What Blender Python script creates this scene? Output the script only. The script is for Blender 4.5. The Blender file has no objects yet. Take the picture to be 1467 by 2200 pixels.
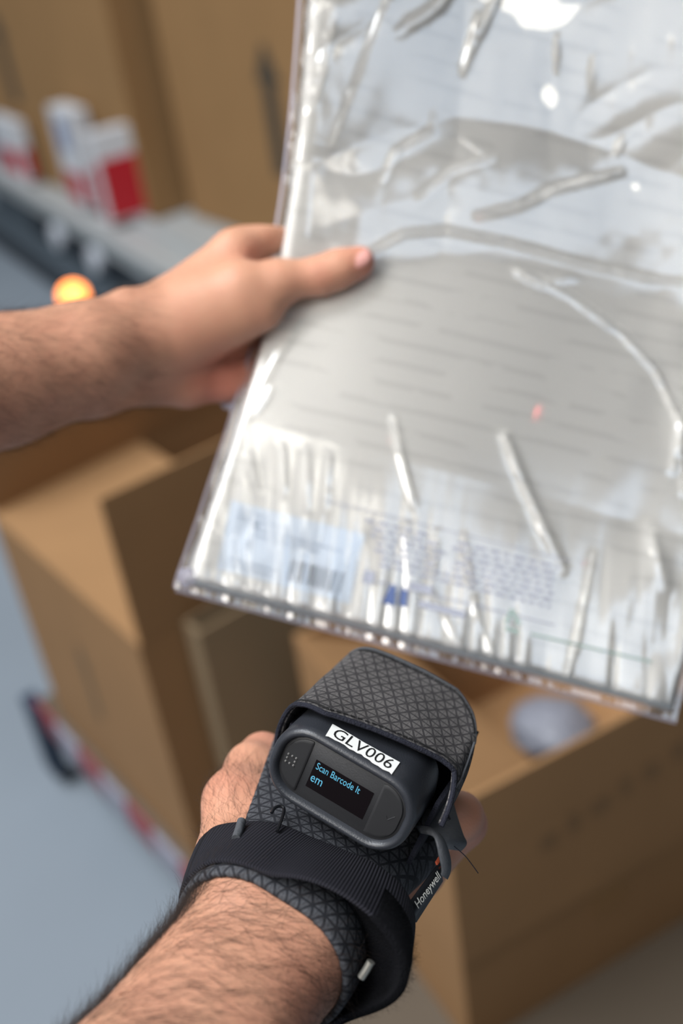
import bpy, bmesh, math, random
import numpy as np
from mathutils import Matrix, Vector

S = bpy.context.scene
COL = S.collection
random.seed(7); RNG = np.random.default_rng(7)

# ------------------------------------------------------------------ camera
FPX, CX, CY, EYE = 2450.0, 733.5, 1100.0, 1.62
_n = np.array([567., 3800., FPX]); _n /= np.linalg.norm(_n)
_a = np.array([-2293., -1518., FPX]); _a -= _a.dot(_n) * _n; _a /= np.linalg.norm(_a)
R = np.array([np.cross(_a, -_n), _a, -_n])          # camera (x right, y down, z forward) -> world
cd = bpy.data.cameras.new('camera'); cam = bpy.data.objects.new('camera', cd); COL.objects.link(cam)
cm = np.eye(4); cm[:3, 0] = R @ [1, 0, 0]; cm[:3, 1] = R @ [0, -1, 0]; cm[:3, 2] = R @ [0, 0, -1]; cm[:3, 3] = [0, 0, EYE]
cam.matrix_world = Matrix(cm.tolist())
cd.sensor_fit = 'VERTICAL'; cd.sensor_height = 36; cd.sensor_width = 24
cd.lens = FPX / 2200 * 36
cd.clip_start = 0.01
cd.dof.use_dof = True; cd.dof.focus_distance = 0.478; cd.dof.aperture_fstop = 3.7
S.camera = cam

# ------------------------------------------------------------------ world, lights, exposure
S.view_settings.view_transform = 'Standard'; S.view_settings.look = 'None'
S.view_settings.gamma = 1; S.view_settings.use_curve_mapping = False
S.view_settings.exposure = 0.0
w = bpy.data.worlds.new('world'); S.world = w; w.use_nodes = True
w.node_tree.nodes['Background'].inputs[0].default_value = (0.80, 0.90, 1.0, 1)
w.node_tree.nodes['Background'].inputs[1].default_value = 0.04

def area(name, loc, target, sx, sy, power, col, spread=180):
    l = bpy.data.lights.new(name, 'AREA'); l.shape = 'RECTANGLE'; l.size = sx; l.size_y = sy
    l.energy = power; l.color = col; l.spread = math.radians(spread)
    o = bpy.data.objects.new(name, l); COL.objects.link(o); o.location = loc
    o.rotation_euler = (Vector(target) - Vector(loc)).to_track_quat('-Z', 'Y').to_euler()
    return o
area('skylight', (-1.9, 1.8, 6.5), (0.3, 0.9, 0.8), 4.5, 3.0, 620, (0.92, 0.96, 1.0))
area('roof_window', (-1.2, -5.0, 6.0), (-0.9, -4.6, 0), 3.0, 2.2, 60, (0.70, 0.83, 1.0))
area('foreground_fill', (-1.0, 0.1, 2.3), (0.45, 0.34, 1.41), 1.3, 0.5, 3.3, (1.0, 0.97, 0.93), 55)  # added unseen fill light that brightens the package and hands
area('tube_lamp', (-1.9, -1.5, 5.6), (-1.9, -1.49, 0), 0.16, 4.0, 13, (1.0, 0.96, 0.88))
area('tube_lamp', (1.1, -1.6, 5.6), (1.1, -1.59, 0), 0.16, 4.0, 9, (1.0, 0.96, 0.88))
area('tube_lamp', (-0.5, -0.6, 5.6), (-0.5, -0.59, 0), 4.0, 0.16, 10, (1.0, 0.96, 0.88))

# ------------------------------------------------------------------ helpers
def srgb(r, g, b):
    f = lambda c: (c / 255 / 12.92) if c <= 10 else ((c / 255 + 0.055) / 1.055) ** 2.4
    return (f(r), f(g), f(b), 1)

def mat(name, col, rough=0.6, metal=0.0, var=0.0, vscale=20, bump=0.0, bscale=200, spec=0.5, coord='Object', **kw):
    m = bpy.data.materials.new(name); m.use_nodes = True
    nt = m.node_tree; b = nt.nodes['Principled BSDF']
    b.inputs['Base Color'].default_value = col; b.inputs['Roughness'].default_value = rough
    b.inputs['Metallic'].default_value = metal; b.inputs['Specular IOR Level'].default_value = spec
    tc = nt.nodes.new('ShaderNodeTexCoord')
    if var:
        no = nt.nodes.new('ShaderNodeTexNoise'); no.inputs['Scale'].default_value = vscale; no.inputs['Detail'].default_value = 5
        nt.links.new(tc.outputs[coord], no.inputs['Vector'])
        r = nt.nodes.new('ShaderNodeMix'); r.data_type = 'RGBA'
        r.inputs['A'].default_value = tuple(c * (1 - var) for c in col[:3]) + (1,)
        r.inputs['B'].default_value = tuple(min(1, c * (1 + var)) for c in col[:3]) + (1,)
        nt.links.new(no.outputs['Fac'], r.inputs['Factor']); nt.links.new(r.outputs['Result'], b.inputs['Base Color'])
    if bump:
        n2 = nt.nodes.new('ShaderNodeTexNoise'); n2.inputs['Scale'].default_value = bscale; n2.inputs['Detail'].default_value = 4
        nt.links.new(tc.outputs[coord], n2.inputs['Vector'])
        bp = nt.nodes.new('ShaderNodeBump'); bp.inputs['Strength'].default_value = bump; bp.inputs['Distance'].default_value = 0.002
        nt.links.new(n2.outputs['Fac'], bp.inputs['Height']); nt.links.new(bp.outputs['Normal'], b.inputs['Normal'])
    return m

def N(nt, kind, **inp):
    n = nt.nodes.new(kind)
    for k, v in inp.items():
        if k in ('operation', 'data_type', 'blend_type', 'attribute_name', 'attribute_type', 'wave_type', 'bands_direction'): setattr(n, k, v)
    return n

def math_node(nt, op, a, b=None):
    n = nt.nodes.new('ShaderNodeMath'); n.operation = op
    for i, v in enumerate((a, b)):
        if v is None: continue
        if isinstance(v, (int, float)): n.inputs[i].default_value = v
        else: nt.links.new(v, n.inputs[i])
    return n.outputs[0]

WM = {}
def tag(o, label=None, cat=None, group=None, kind=None):
    if label: o['label'] = label
    if cat: o['category'] = cat
    if group: o['group'] = group
    if kind: o['kind'] = kind
    return o

def reg(o, parent, M):
    M = Matrix(M) if M is not None else Matrix.Identity(4)
    COL.objects.link(o)
    if parent is not None:
        o.parent = parent; o.matrix_parent_inverse = WM[parent.name].inverted()
        o.matrix_basis = M
    else:
        o.matrix_world = M
    WM[o.name] = M
    return o

def empty(name, loc=(0, 0, 0), M=None, **t):
    o = bpy.data.objects.new(name, None); o.empty_display_size = 0.05
    reg(o, None, M if M is not None else Matrix.Translation(loc)); return tag(o, **t)

def mk(name, verts, faces, material=None, parent=None, M=None, smooth=False, **t):
    me = bpy.data.meshes.new(name)
    if isinstance(verts, np.ndarray) and isinstance(faces, np.ndarray):
        nf, k = faces.shape
        me.vertices.add(len(verts)); me.vertices.foreach_set('co', verts.astype(np.float32).ravel())
        me.loops.add(nf * k); me.loops.foreach_set('vertex_index', faces.astype(np.int32).ravel())
        me.polygons.add(nf); me.polygons.foreach_set('loop_start', np.arange(0, nf * k, k, dtype=np.int32))
        me.update(calc_edges=True)
    else:
        me.from_pydata([tuple(map(float, v)) for v in verts], [], [tuple(int(i) for i in f) for f in faces]); me.update()
    if material is not None: me.materials.append(material)
    if smooth: me.polygons.foreach_set('use_smooth', [True] * len(me.polygons))
    o = bpy.data.objects.new(name, me); reg(o, parent, M); return tag(o, **t)

def mkbm(name, bm, material=None, parent=None, M=None, smooth=False, **t):
    bmesh.ops.recalc_face_normals(bm, faces=bm.faces)
    me = bpy.data.meshes.new(name); bm.to_mesh(me); bm.free()
    if material is not None: me.materials.append(material)
    if smooth:
        me.polygons.foreach_set('use_smooth', [True] * len(me.polygons))
        try: me.set_sharp_from_angle(angle=0.7)
        except Exception: pass
    o = bpy.data.objects.new(name, me); reg(o, parent, M); return tag(o, **t)

def add_box(bm, lo, hi, M=None, bevel=0.0):
    c = [(lo[i] + hi[i]) / 2 for i in range(3)]; s = [abs(hi[i] - lo[i]) for i in range(3)]
    mm = Matrix.Translation(c) @ Matrix.Diagonal((*s, 1))
    if M is not None: mm = M @ mm
    r = bmesh.ops.create_cube(bm, size=1, matrix=mm)
    if bevel:
        es = list({e for v in r['verts'] for e in v.link_edges})
        bmesh.ops.bevel(bm, geom=es, offset=bevel, segments=2, affect='EDGES', profile=0.5)

def boxobj(name, lo, hi, material, parent=None, M=None, bevel=0.0, local=None, **t):
    bm = bmesh.new(); add_box(bm, lo, hi, local, bevel); return mkbm(name, bm, material, parent, M, **t)

def loft(rings, closed=True, caps=True):
    n = len(rings[0]); V = [p for r in rings for p in r]; F = []
    for i in range(len(rings) - 1):
        for j in range(n if closed else n - 1):
            k = (j + 1) % n
            F.append((i * n + j, i * n + k, (i + 1) * n + k, (i + 1) * n + j))
    if caps and closed:
        F.append(tuple(range(n))[::-1]); F.append(tuple((len(rings) - 1) * n + j for j in range(n)))
    return V, F

def loftobj(name, rings, material, parent=None, M=None, closed=True, caps=True, smooth=True, solid=0.0, **t):
    V, F = loft(rings, closed, caps)
    bm = bmesh.new(); vs = [bm.verts.new(tuple(map(float, v))) for v in V]
    for f in F: bm.faces.new([vs[i] for i in f])
    o = mkbm(name, bm, material, parent, M, smooth, **t)
    if solid:
        md = o.modifiers.new('thickness', 'SOLIDIFY'); md.thickness = solid; md.offset = 0
    return o

def spline(pts, n, closed=False):
    P = np.array(pts, float); m = len(P); out = []
    segs = m if closed else m - 1
    for q in np.linspace(0, segs, n, endpoint=not closed):
        i = min(int(q), segs - 1); t = q - i
        g = (lambda k: P[k % m]) if closed else (lambda k: P[min(max(k, 0), m - 1)])
        a, b, c, d = g(i - 1), g(i), g(i + 1), g(i + 2)
        out.append(0.5 * (2 * b + (c - a) * t + (2 * a - 5 * b + 4 * c - d) * t * t + (3 * b - a - 3 * c + d) * t ** 3))
    return np.array(out)

def tube_rings(path, rad, n=8):
    path = np.array(path, float); rings = []
    rad = np.broadcast_to(rad, (len(path),)); prev = None
    for i, p in enumerate(path):
        d = path[min(i + 1, len(path) - 1)] - path[max(i - 1, 0)]; d /= np.linalg.norm(d) + 1e-12
        a = np.cross(d, [0, 0, 1.0]) if prev is None else prev - d * prev.dot(d)
        if np.linalg.norm(a) < 1e-6: a = np.cross(d, [0, 1.0, 0])
        a /= np.linalg.norm(a); prev = a; b = np.cross(d, a)
        rings.append([p + rad[i] * (math.cos(q) * a + math.sin(q) * b) for q in np.linspace(0, 2 * math.pi, n, endpoint=False)])
    return rings

def tubeobj(name, path, rad, material, parent=None, M=None, n=8, **t):
    return loftobj(name, tube_rings(path, rad, n), material, parent, M, **t)

def ray(px, py): return R @ np.array([(px - CX) / FPX, (py - CY) / FPX, 1.0])
def at(px, py, d): return np.array([0, 0, EYE]) + ray(px, py) * d

# hand frame: r across the back of the hand, u along the pointing direction, w out of the back of the hand
ex = np.array([.86, .45, -.25]); ex /= np.linalg.norm(ex)
ey = np.array([.33, -.87, -.37]); ey -= ey.dot(ex) * ex; ey /= np.linalg.norm(ey)
eu = -np.cross(ex, ey)
HO = np.array([(735 - CX) / FPX, (1692 - CY) / FPX, 1.0]) * 0.475
hf = np.eye(4); hf[:3, 0] = R @ ex; hf[:3, 1] = R @ eu; hf[:3, 2] = R @ ey; hf[:3, 3] = [0, 0, EYE] + R @ HO
HF = Matrix(hf.tolist())                                         # local metres -> world
def hinv(px, py, axis, val):                                     # local mm point on local[axis] = val
    M = np.array([ex, eu, ey]); ro = -M @ HO * 1000; rd = M @ np.array([(px - CX) / FPX, (py - CY) / FPX, 1.])
    return ro + (val - ro[axis]) / rd[axis] * rd
def mm(pts): return np.array(pts, float) / 1000.0

def vnoise(x, y, seed=0):
    g = np.random.default_rng(seed).random((64, 64)) * 2 - 1
    xi = np.floor(x).astype(int); yi = np.floor(y).astype(int); fx = x - xi; fy = y - yi
    fx = fx * fx * (3 - 2 * fx); fy = fy * fy * (3 - 2 * fy)
    G = lambda a, b: g[a % 64, b % 64]
    return (G(xi, yi) * (1 - fx) + G(xi + 1, yi) * fx) * (1 - fy) + (G(xi, yi + 1) * (1 - fx) + G(xi + 1, yi + 1) * fx) * fy

# ---- signed distance bodies
class Field:
    def __init__(s, lo, hi, h):
        s.lo = np.array(lo, float); s.h = h
        s.n = (np.ceil((np.array(hi) - s.lo) / h)).astype(int) + 1
        s.D = np.full(s.n, 40.0, np.float32)
        s.ax = [s.lo[i] + h * np.arange(s.n[i]) for i in range(3)]
    def cap(s, a, b, ra, rb, k=5.0, sub=False):
        a = np.array(a, float); b = np.array(b, float); m = max(ra, rb) + k + 10
        lo = np.minimum(a, b) - m; hi = np.maximum(a, b) + m
        i0 = np.clip(((lo - s.lo) / s.h).astype(int), 0, s.n); i1 = np.clip(((hi - s.lo) / s.h).astype(int) + 2, 0, s.n)
        if (i1 <= i0).any(): return
        sl = tuple(slice(i0[i], i1[i]) for i in range(3))
        X, Y, Z = np.meshgrid(*[s.ax[i][sl[i]].astype(np.float32) for i in range(3)], indexing='ij')
        ab = b - a; L = max(ab.dot(ab), 1e-9)
        t = np.clip(((X - a[0]) * ab[0] + (Y - a[1]) * ab[1] + (Z - a[2]) * ab[2]) / L, 0, 1)
        d = np.sqrt((X - a[0] - t * ab[0]) ** 2 + (Y - a[1] - t * ab[1]) ** 2 + (Z - a[2] - t * ab[2]) ** 2) - (ra + t * (rb - ra))
        A = s.D[sl]
        if sub:
            hh = np.maximum(k - np.abs(-A - d), 0) / k; s.D[sl] = np.maximum(A, -d) + hh * hh * k / 4
        else:
            hh = np.maximum(k - np.abs(A - d), 0) / k; s.D[sl] = np.minimum(A, d) - hh * hh * k / 4
    def chain(s, pts, rad, k=5.0):
        for i in range(len(pts) - 1): s.cap(pts[i], pts[i + 1], rad[i], rad[i + 1], k)

def surface_nets(D, lo, h):
    for ax_ in range(3):                                       # close the body where the field ends
        sl = [slice(None)] * 3
        for e_ in (0, -1): sl[ax_] = e_; D[tuple(sl)] = np.maximum(D[tuple(sl)], .5)
    s = D < 0
    cs = [(i, j, k) for i in (0, 1) for j in (0, 1) for k in (0, 1)]
    sh = tuple(n - 1 for n in D.shape)
    cnt = np.zeros(sh, np.uint8)
    for c in cs: cnt += s[c[0]:c[0] + sh[0], c[1]:c[1] + sh[1], c[2]:c[2] + sh[2]]
    act = np.argwhere((cnt > 0) & (cnt < 8))
    val = np.stack([D[act[:, 0] + c[0], act[:, 1] + c[1], act[:, 2] + c[2]] for c in cs], 1)
    P = np.zeros((len(act), 3)); K = np.zeros(len(act))
    for p in range(8):
        for q in range(p + 1, 8):
            dd = np.abs(np.array(cs[p]) - cs[q])
            if dd.sum() != 1: continue
            a, b = val[:, p], val[:, q]; x = (a < 0) != (b < 0)
            t = np.where(x, a / np.where(x, a - b, 1), 0)[:, None]
            P += np.where(x[:, None], np.array(cs[p]) * (1 - t) + np.array(cs[q]) * t, 0); K += x
    V = lo + h * (act + P / K[:, None])
    idx = np.full(sh, -1, np.int64); idx[tuple(act.T)] = np.arange(len(act))
    F = []
    for ax in range(3):
        o1, o2 = [(1, 2), (2, 0), (0, 1)][ax]
        a = [slice(1, -1)] * 3; b = [slice(1, -1)] * 3
        a[ax] = slice(0, -1); b[ax] = slice(1, None)
        s0, s1 = s[tuple(a)], s[tuple(b)]
        off = np.array([1, 1, 1]); off[ax] = 0
        for flip in (False, True):
            e = np.argwhere((~s0 & s1) if flip else (s0 & ~s1)) + off
            if not len(e): continue
            q = []
            for d1, d2 in ((-1, -1), (0, -1), (0, 0), (-1, 0)):
                c = e.copy(); c[:, o1] += d1; c[:, o2] += d2; q.append(idx[tuple(c.T)])
            q = np.stack(q, 1)
            F.append(q[:, ::-1] if flip else q)
    F = np.concatenate(F); return V, F[(F >= 0).all(1)]

def relax(V, F, it=2, lam=0.5):
    for _ in range(it):
        A = np.zeros_like(V); c = np.zeros(len(V))
        for a, b in ((0, 1), (1, 2), (2, 3), (3, 0)):
            np.add.at(A, F[:, a], V[F[:, b]]); np.add.at(A, F[:, b], V[F[:, a]])
            np.add.at(c, F[:, a], 1); np.add.at(c, F[:, b], 1)
        V = V + lam * (A / np.maximum(c, 1)[:, None] - V)
    return V

def vnormals(V, F):
    n = np.cross(V[F[:, 2]] - V[F[:, 0]], V[F[:, 3]] - V[F[:, 1]])
    A = np.zeros_like(V)
    for i in range(4): np.add.at(A, F[:, i], n)
    return A / (np.linalg.norm(A, axis=1)[:, None] + 1e-12)

def set_attr(o, name, vals):
    a = o.data.attributes.new(name, 'FLOAT', 'POINT'); a.data.foreach_set('value', np.asarray(vals, np.float32))

def hair(name, P0, D0, L, material, parent, rad=0.00004, steps=6, curl=0.25, droop=None, M=None, **t):
    n = len(P0); cu = bpy.data.hair_curves.new(name); cu.add_curves([steps] * n)
    pts = np.zeros((n, steps, 3)); pts[:, 0] = P0; d = D0.copy()
    bend = RNG.normal(0, 1, (n, 3)) * curl / steps
    for i in range(1, steps):
        pts[:, i] = pts[:, i - 1] + d * (L / (steps - 1))[:, None]
        d = d + bend + (0 if droop is None else droop * 1.0 / steps); d /= np.linalg.norm(d, axis=1)[:, None]
    cu.points.foreach_set('position', pts.astype(np.float32).ravel())
    ra = np.tile(np.linspace(1, 0.35, steps), n) * rad
    at_ = cu.attributes.get('radius') or cu.attributes.new('radius', 'FLOAT', 'POINT')
    at_.data.foreach_set('value', ra.astype(np.float32))
    cu.materials.append(material)
    o = bpy.data.objects.new(name, cu); reg(o, parent, M); return tag(o, kind='stuff', **t)

def text(name, body, size, material, parent, M, extrude=0.00005, sx=1.0, align='CENTER', bold=0.0, shear=0.0, **t):
    c = bpy.data.curves.new(name, 'FONT'); c.body = body; c.size = size; c.extrude = extrude; c.align_x = align
    c.align_y = 'CENTER'; c.offset = bold; c.shear = shear; c.resolution_u = 3
    tmp = bpy.data.objects.new('tmp', c); COL.objects.link(tmp)
    dg = bpy.context.evaluated_depsgraph_get(); me = bpy.data.meshes.new_from_object(tmp.evaluated_get(dg))
    bpy.data.objects.remove(tmp); bpy.data.curves.remove(c)
    for v in me.vertices: v.co.x *= sx
    me.name = name; me.materials.clear(); me.materials.append(material)
    o = bpy.data.objects.new(name, me); reg(o, parent, M); return tag(o, **t)

# ------------------------------------------------------------------ materials
CARD = mat('cardboard', srgb(156, 119, 82), 0.85, var=0.10, vscale=9, bump=0.15, bscale=60, spec=0.2)
CARD2 = mat('cardboard_grey', srgb(150, 128, 100), 0.85, var=0.08, vscale=9, bump=0.15, bscale=60, spec=0.2)
CARD3 = mat('cardboard_far', srgb(154, 119, 80), 0.85, var=0.08, vscale=5, spec=0.2)
INK = mat('box_ink', srgb(72, 64, 52), 0.8, var=0.2, vscale=30)
INKF = mat('faded_ink', srgb(112, 92, 66), 0.8, var=0.2, vscale=30)
INKW = mat('worn_ink', srgb(132, 100, 66), 0.8)
TAPE = mat('parcel_tape', srgb(150, 112, 72), 0.35)
CONC = mat('concrete', srgb(132, 141, 150), 0.7, var=0.12, vscale=1.6, bump=0.05, bscale=30)
STEEL = mat('galvanised_steel', srgb(178, 182, 182), 0.5, 0.1, var=0.08, vscale=12)
BOARD = mat('deck_board', srgb(92, 80, 66), 0.7, var=.1, vscale=8)
STEELD = mat('dark_steel', srgb(88, 98, 106), 0.5, 0.3)
NAVY = mat('navy_metal', srgb(24, 44, 66), 0.5)
RUBBER = mat('grey_rubber', srgb(120, 128, 132), 0.6)
DARKR = mat('black_rubber', srgb(26, 32, 40), 0.5)
REDP = mat('red_print', srgb(186, 22, 38), 0.5)
WHITEP = mat('white_print', srgb(214, 216, 220), 0.5)
BLUEP = mat('blue_print', srgb(120, 140, 180), 0.5)
TAPEW = mat('pale_tape', srgb(150, 148, 162), 0.5, var=.12, vscale=40)
TAPER = mat('faded_red_tape', srgb(140, 60, 68), 0.5, var=.12, vscale=40)
WHITEF = mat('white_film', srgb(225, 228, 235), 0.3)

def skin_mat(name, base, red, dark):
    m = mat(name, base, 0.5, spec=0.35); nt = m.node_tree; b = nt.nodes['Principled BSDF']
    tc = nt.nodes['Texture Coordinate']
    n1 = nt.nodes.new('ShaderNodeTexNoise'); n1.inputs['Scale'].default_value = 55; n1.inputs['Detail'].default_value = 6
    n2 = nt.nodes.new('ShaderNodeTexNoise'); n2.inputs['Scale'].default_value = 260; n2.inputs['Detail'].default_value = 3
    vo = nt.nodes.new('ShaderNodeTexVoronoi'); vo.inputs['Scale'].default_value = 85
    for q in (n1, n2, vo): nt.links.new(tc.outputs['Object'], q.inputs['Vector'])
    mx = nt.nodes.new('ShaderNodeMix'); mx.data_type = 'RGBA'; mx.inputs['A'].default_value = base; mx.inputs['B'].default_value = red
    f = math_node(nt, 'MULTIPLY_ADD', n1.outputs['Fac'], 2.2); f.node.inputs[2].default_value = -0.75; f.node.use_clamp = True
    at_ = nt.nodes.new('ShaderNodeAttribute'); at_.attribute_name = 'blush'
    f2 = math_node(nt, 'ADD', math_node(nt, 'MULTIPLY', f, 0.3), at_.outputs['Fac']); f2.node.use_clamp = True
    nt.links.new(f2, mx.inputs['Factor'])
    fk = nt.nodes.new('ShaderNodeMix'); fk.data_type = 'RGBA'; fk.inputs['B'].default_value = dark
    nt.links.new(mx.outputs['Result'], fk.inputs['A'])
    dots = math_node(nt, 'LESS_THAN', vo.outputs['Distance'], 0.085)
    sel = nt.nodes.new('ShaderNodeSeparateColor'); nt.links.new(vo.outputs['Color'], sel.inputs[0])
    dots = math_node(nt, 'MULTIPLY', dots, math_node(nt, 'GREATER_THAN', sel.outputs[0], 0.80))
    nt.links.new(math_node(nt, 'MULTIPLY', dots, 0.55), fk.inputs['Factor'])
    nt.links.new(fk.outputs['Result'], b.inputs['Base Color'])
    b.inputs['Subsurface Weight'].default_value = 0.12; b.inputs['Subsurface Radius'].default_value = (1, .35, .2)
    b.inputs['Subsurface Scale'].default_value = 0.004
    v2 = nt.nodes.new('ShaderNodeTexVoronoi'); v2.inputs['Scale'].default_value = 750
    nt.links.new(tc.outputs['Object'], v2.inputs['Vector'])
    hsum = math_node(nt, 'ADD', n2.outputs['Fac'], math_node(nt, 'MULTIPLY', v2.outputs['Distance'], 0.5))
    bp = nt.nodes.new('ShaderNodeBump'); bp.inputs['Strength'].default_value = 0.22; bp.inputs['Distance'].default_value = 0.0010
    nt.links.new(hsum, bp.inputs['Height']); nt.links.new(bp.outputs['Normal'], b.inputs['Normal'])
    return m
SKIN = skin_mat('skin', srgb(191, 141, 114), srgb(184, 116, 96), srgb(140, 78, 56))
NAIL = mat('nail', srgb(198, 142, 132), 0.35)
HAIRM = mat('dark_hair', srgb(44, 33, 27), 0.5, spec=0.3)

def fabric(name, base, line, pitch=0.0052, width=0.10, rough=0.8):
    """woven cloth with a printed lattice of small triangles (pattern space in metres from the 'pat' attribute)"""
    m = mat(name, base, rough, spec=0.25); nt = m.node_tree; b = nt.nodes['Principled BSDF']
    at_ = nt.nodes.new('ShaderNodeAttribute'); at_.attribute_name = 'pat'
    sp = nt.nodes.new('ShaderNodeSeparateXYZ'); nt.links.new(at_.outputs['Vector'], sp.inputs[0])
    acc = None
    for k in range(3):
        a = math.radians(90 + 60 * k)
        t = math_node(nt, 'ADD', math_node(nt, 'MULTIPLY', sp.outputs[0], math.cos(a) / pitch), math_node(nt, 'MULTIPLY', sp.outputs[1], math.sin(a) / pitch))
        fr = math_node(nt, 'ABSOLUTE', math_node(nt, 'SUBTRACT', math_node(nt, 'FRACT', t), 0.5))
        ln = math_node(nt, 'GREATER_THAN', fr, 0.5 - width)
        acc = ln if acc is None else math_node(nt, 'MAXIMUM', acc, ln)
    # short strokes from the middle of each triangle
    t = math_node(nt, 'MULTIPLY', sp.outputs[0], 2 / (pitch * 1.1547))
    fr = math_node(nt, 'ABSOLUTE', math_node(nt, 'SUBTRACT', math_node(nt, 'FRACT', t), 0.5))
    acc = math_node(nt, 'MAXIMUM', acc, math_node(nt, 'MULTIPLY', math_node(nt, 'GREATER_THAN', fr, 0.44), 0.45))
    tc = nt.nodes['Texture Coordinate']
    no = nt.nodes.new('ShaderNodeTexNoise'); no.inputs['Scale'].default_value = 900; nt.links.new(tc.outputs['Object'], no.inputs['Vector'])
    n3 = nt.nodes.new('ShaderNodeTexNoise'); n3.inputs['Scale'].default_value = 45; nt.links.new(tc.outputs['Object'], n3.inputs['Vector'])
    mx = nt.nodes.new('ShaderNodeMix'); mx.data_type = 'RGBA'; mx.inputs['A'].default_value = base; mx.inputs['B'].default_value = line
    nt.links.new(math_node(nt, 'MULTIPLY', acc, 0.9), mx.inputs['Factor'])
    m2 = nt.nodes.new('ShaderNodeMix'); m2.data_type = 'RGBA'; m2.blend_type = 'MULTIPLY'; m2.inputs['Factor'].default_value = 0.8
    v = math_node(nt, 'ADD', math_node(nt, 'MULTIPLY', no.outputs['Fac'], 1.2), math_node(nt, 'MULTIPLY', n3.outputs['Fac'], 0.8))
    cb = nt.nodes.new('ShaderNodeCombineColor')
    for i in range(3): nt.links.new(v, cb.inputs[i])
    nt.links.new(mx.outputs['Result'], m2.inputs['A']); nt.links.new(cb.outputs[0], m2.inputs['B'])
    nt.links.new(m2.outputs['Result'], b.inputs['Base Color'])
    bp = nt.nodes.new('ShaderNodeBump'); bp.inputs['Strength'].default_value = 0.4; bp.inputs['Distance'].default_value = 0.0006
    nt.links.new(math_node(nt, 'SUBTRACT', no.outputs['Fac'], math_node(nt, 'MULTIPLY', acc, 0.5)), bp.inputs['Height'])
    nt.links.new(bp.outputs['Normal'], b.inputs['Normal'])
    return m
FAB = fabric('hood_fabric', srgb(88, 85, 84), srgb(44, 42, 44))
FABD = fabric('glove_fabric', srgb(70, 71, 75), srgb(28, 29, 34))
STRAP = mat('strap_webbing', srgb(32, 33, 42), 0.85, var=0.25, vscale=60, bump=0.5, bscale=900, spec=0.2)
PLUSH = mat('black_plush', srgb(15, 15, 18), 0.95, var=0.3, vscale=200, bump=0.8, bscale=1200, spec=0.1)
LEATHER = mat('grey_leather', srgb(72, 74, 78), 0.6, var=0.15, vscale=70, bump=0.3, bscale=400)
PLASTIC = mat('dark_plastic', srgb(44, 46, 51), 0.38, bump=0.12, bscale=1400, var=0.06, vscale=60)
PLASTICM = mat('matt_plastic', srgb(33, 33, 35), 0.55, bump=0.08, bscale=1500)
BTN = mat('button_rubber', srgb(27, 27, 29), 0.6)
BTNI = mat('button_icon', srgb(92, 90, 88), 0.6)
SCREEN = mat('screen_glass', srgb(16, 12, 14), 0.12)
BLACK = mat('black_plastic', srgb(18, 19, 22), 0.3)
STICK = mat('white_sticker', srgb(236, 236, 232), 0.5, var=0.04, vscale=200)
TXT = mat('black_ink', srgb(14, 14, 16), 0.6)
GOLDW = mat('woven_letters', srgb(208, 206, 198), 0.7)
CHROME = mat('worn_metal', srgb(170, 168, 160), 0.35, 0.8)
LEDT = bpy.data.materials.new('screen_text_glow'); LEDT.use_nodes = True
_b = LEDT.node_tree.nodes['Principled BSDF']; _b.inputs['Base Color'].default_value = (0, 0, 0, 1)
_b.inputs['Emission Color'].default_value = srgb(104, 196, 232); _b.inputs['Emission Strength'].default_value = 0.9
LAMPM = bpy.data.materials.new('lamp_glow'); LAMPM.use_nodes = True
_b = LAMPM.node_tree.nodes['Principled BSDF']; _b.inputs['Base Color'].default_value = srgb(255, 120, 30)
_b.inputs['Emission Color'].default_value = (1.0, 0.30, 0.07, 1); _b.inputs['Emission Strength'].default_value = 5.0

# ------------------------------------------------------------------ setting
mk('floor', [(-8, -8, 0), (14, -8, 0), (14, 16, 0), (-8, 16, 0)], [(0, 1, 2, 3)], CONC, kind='structure')

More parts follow.
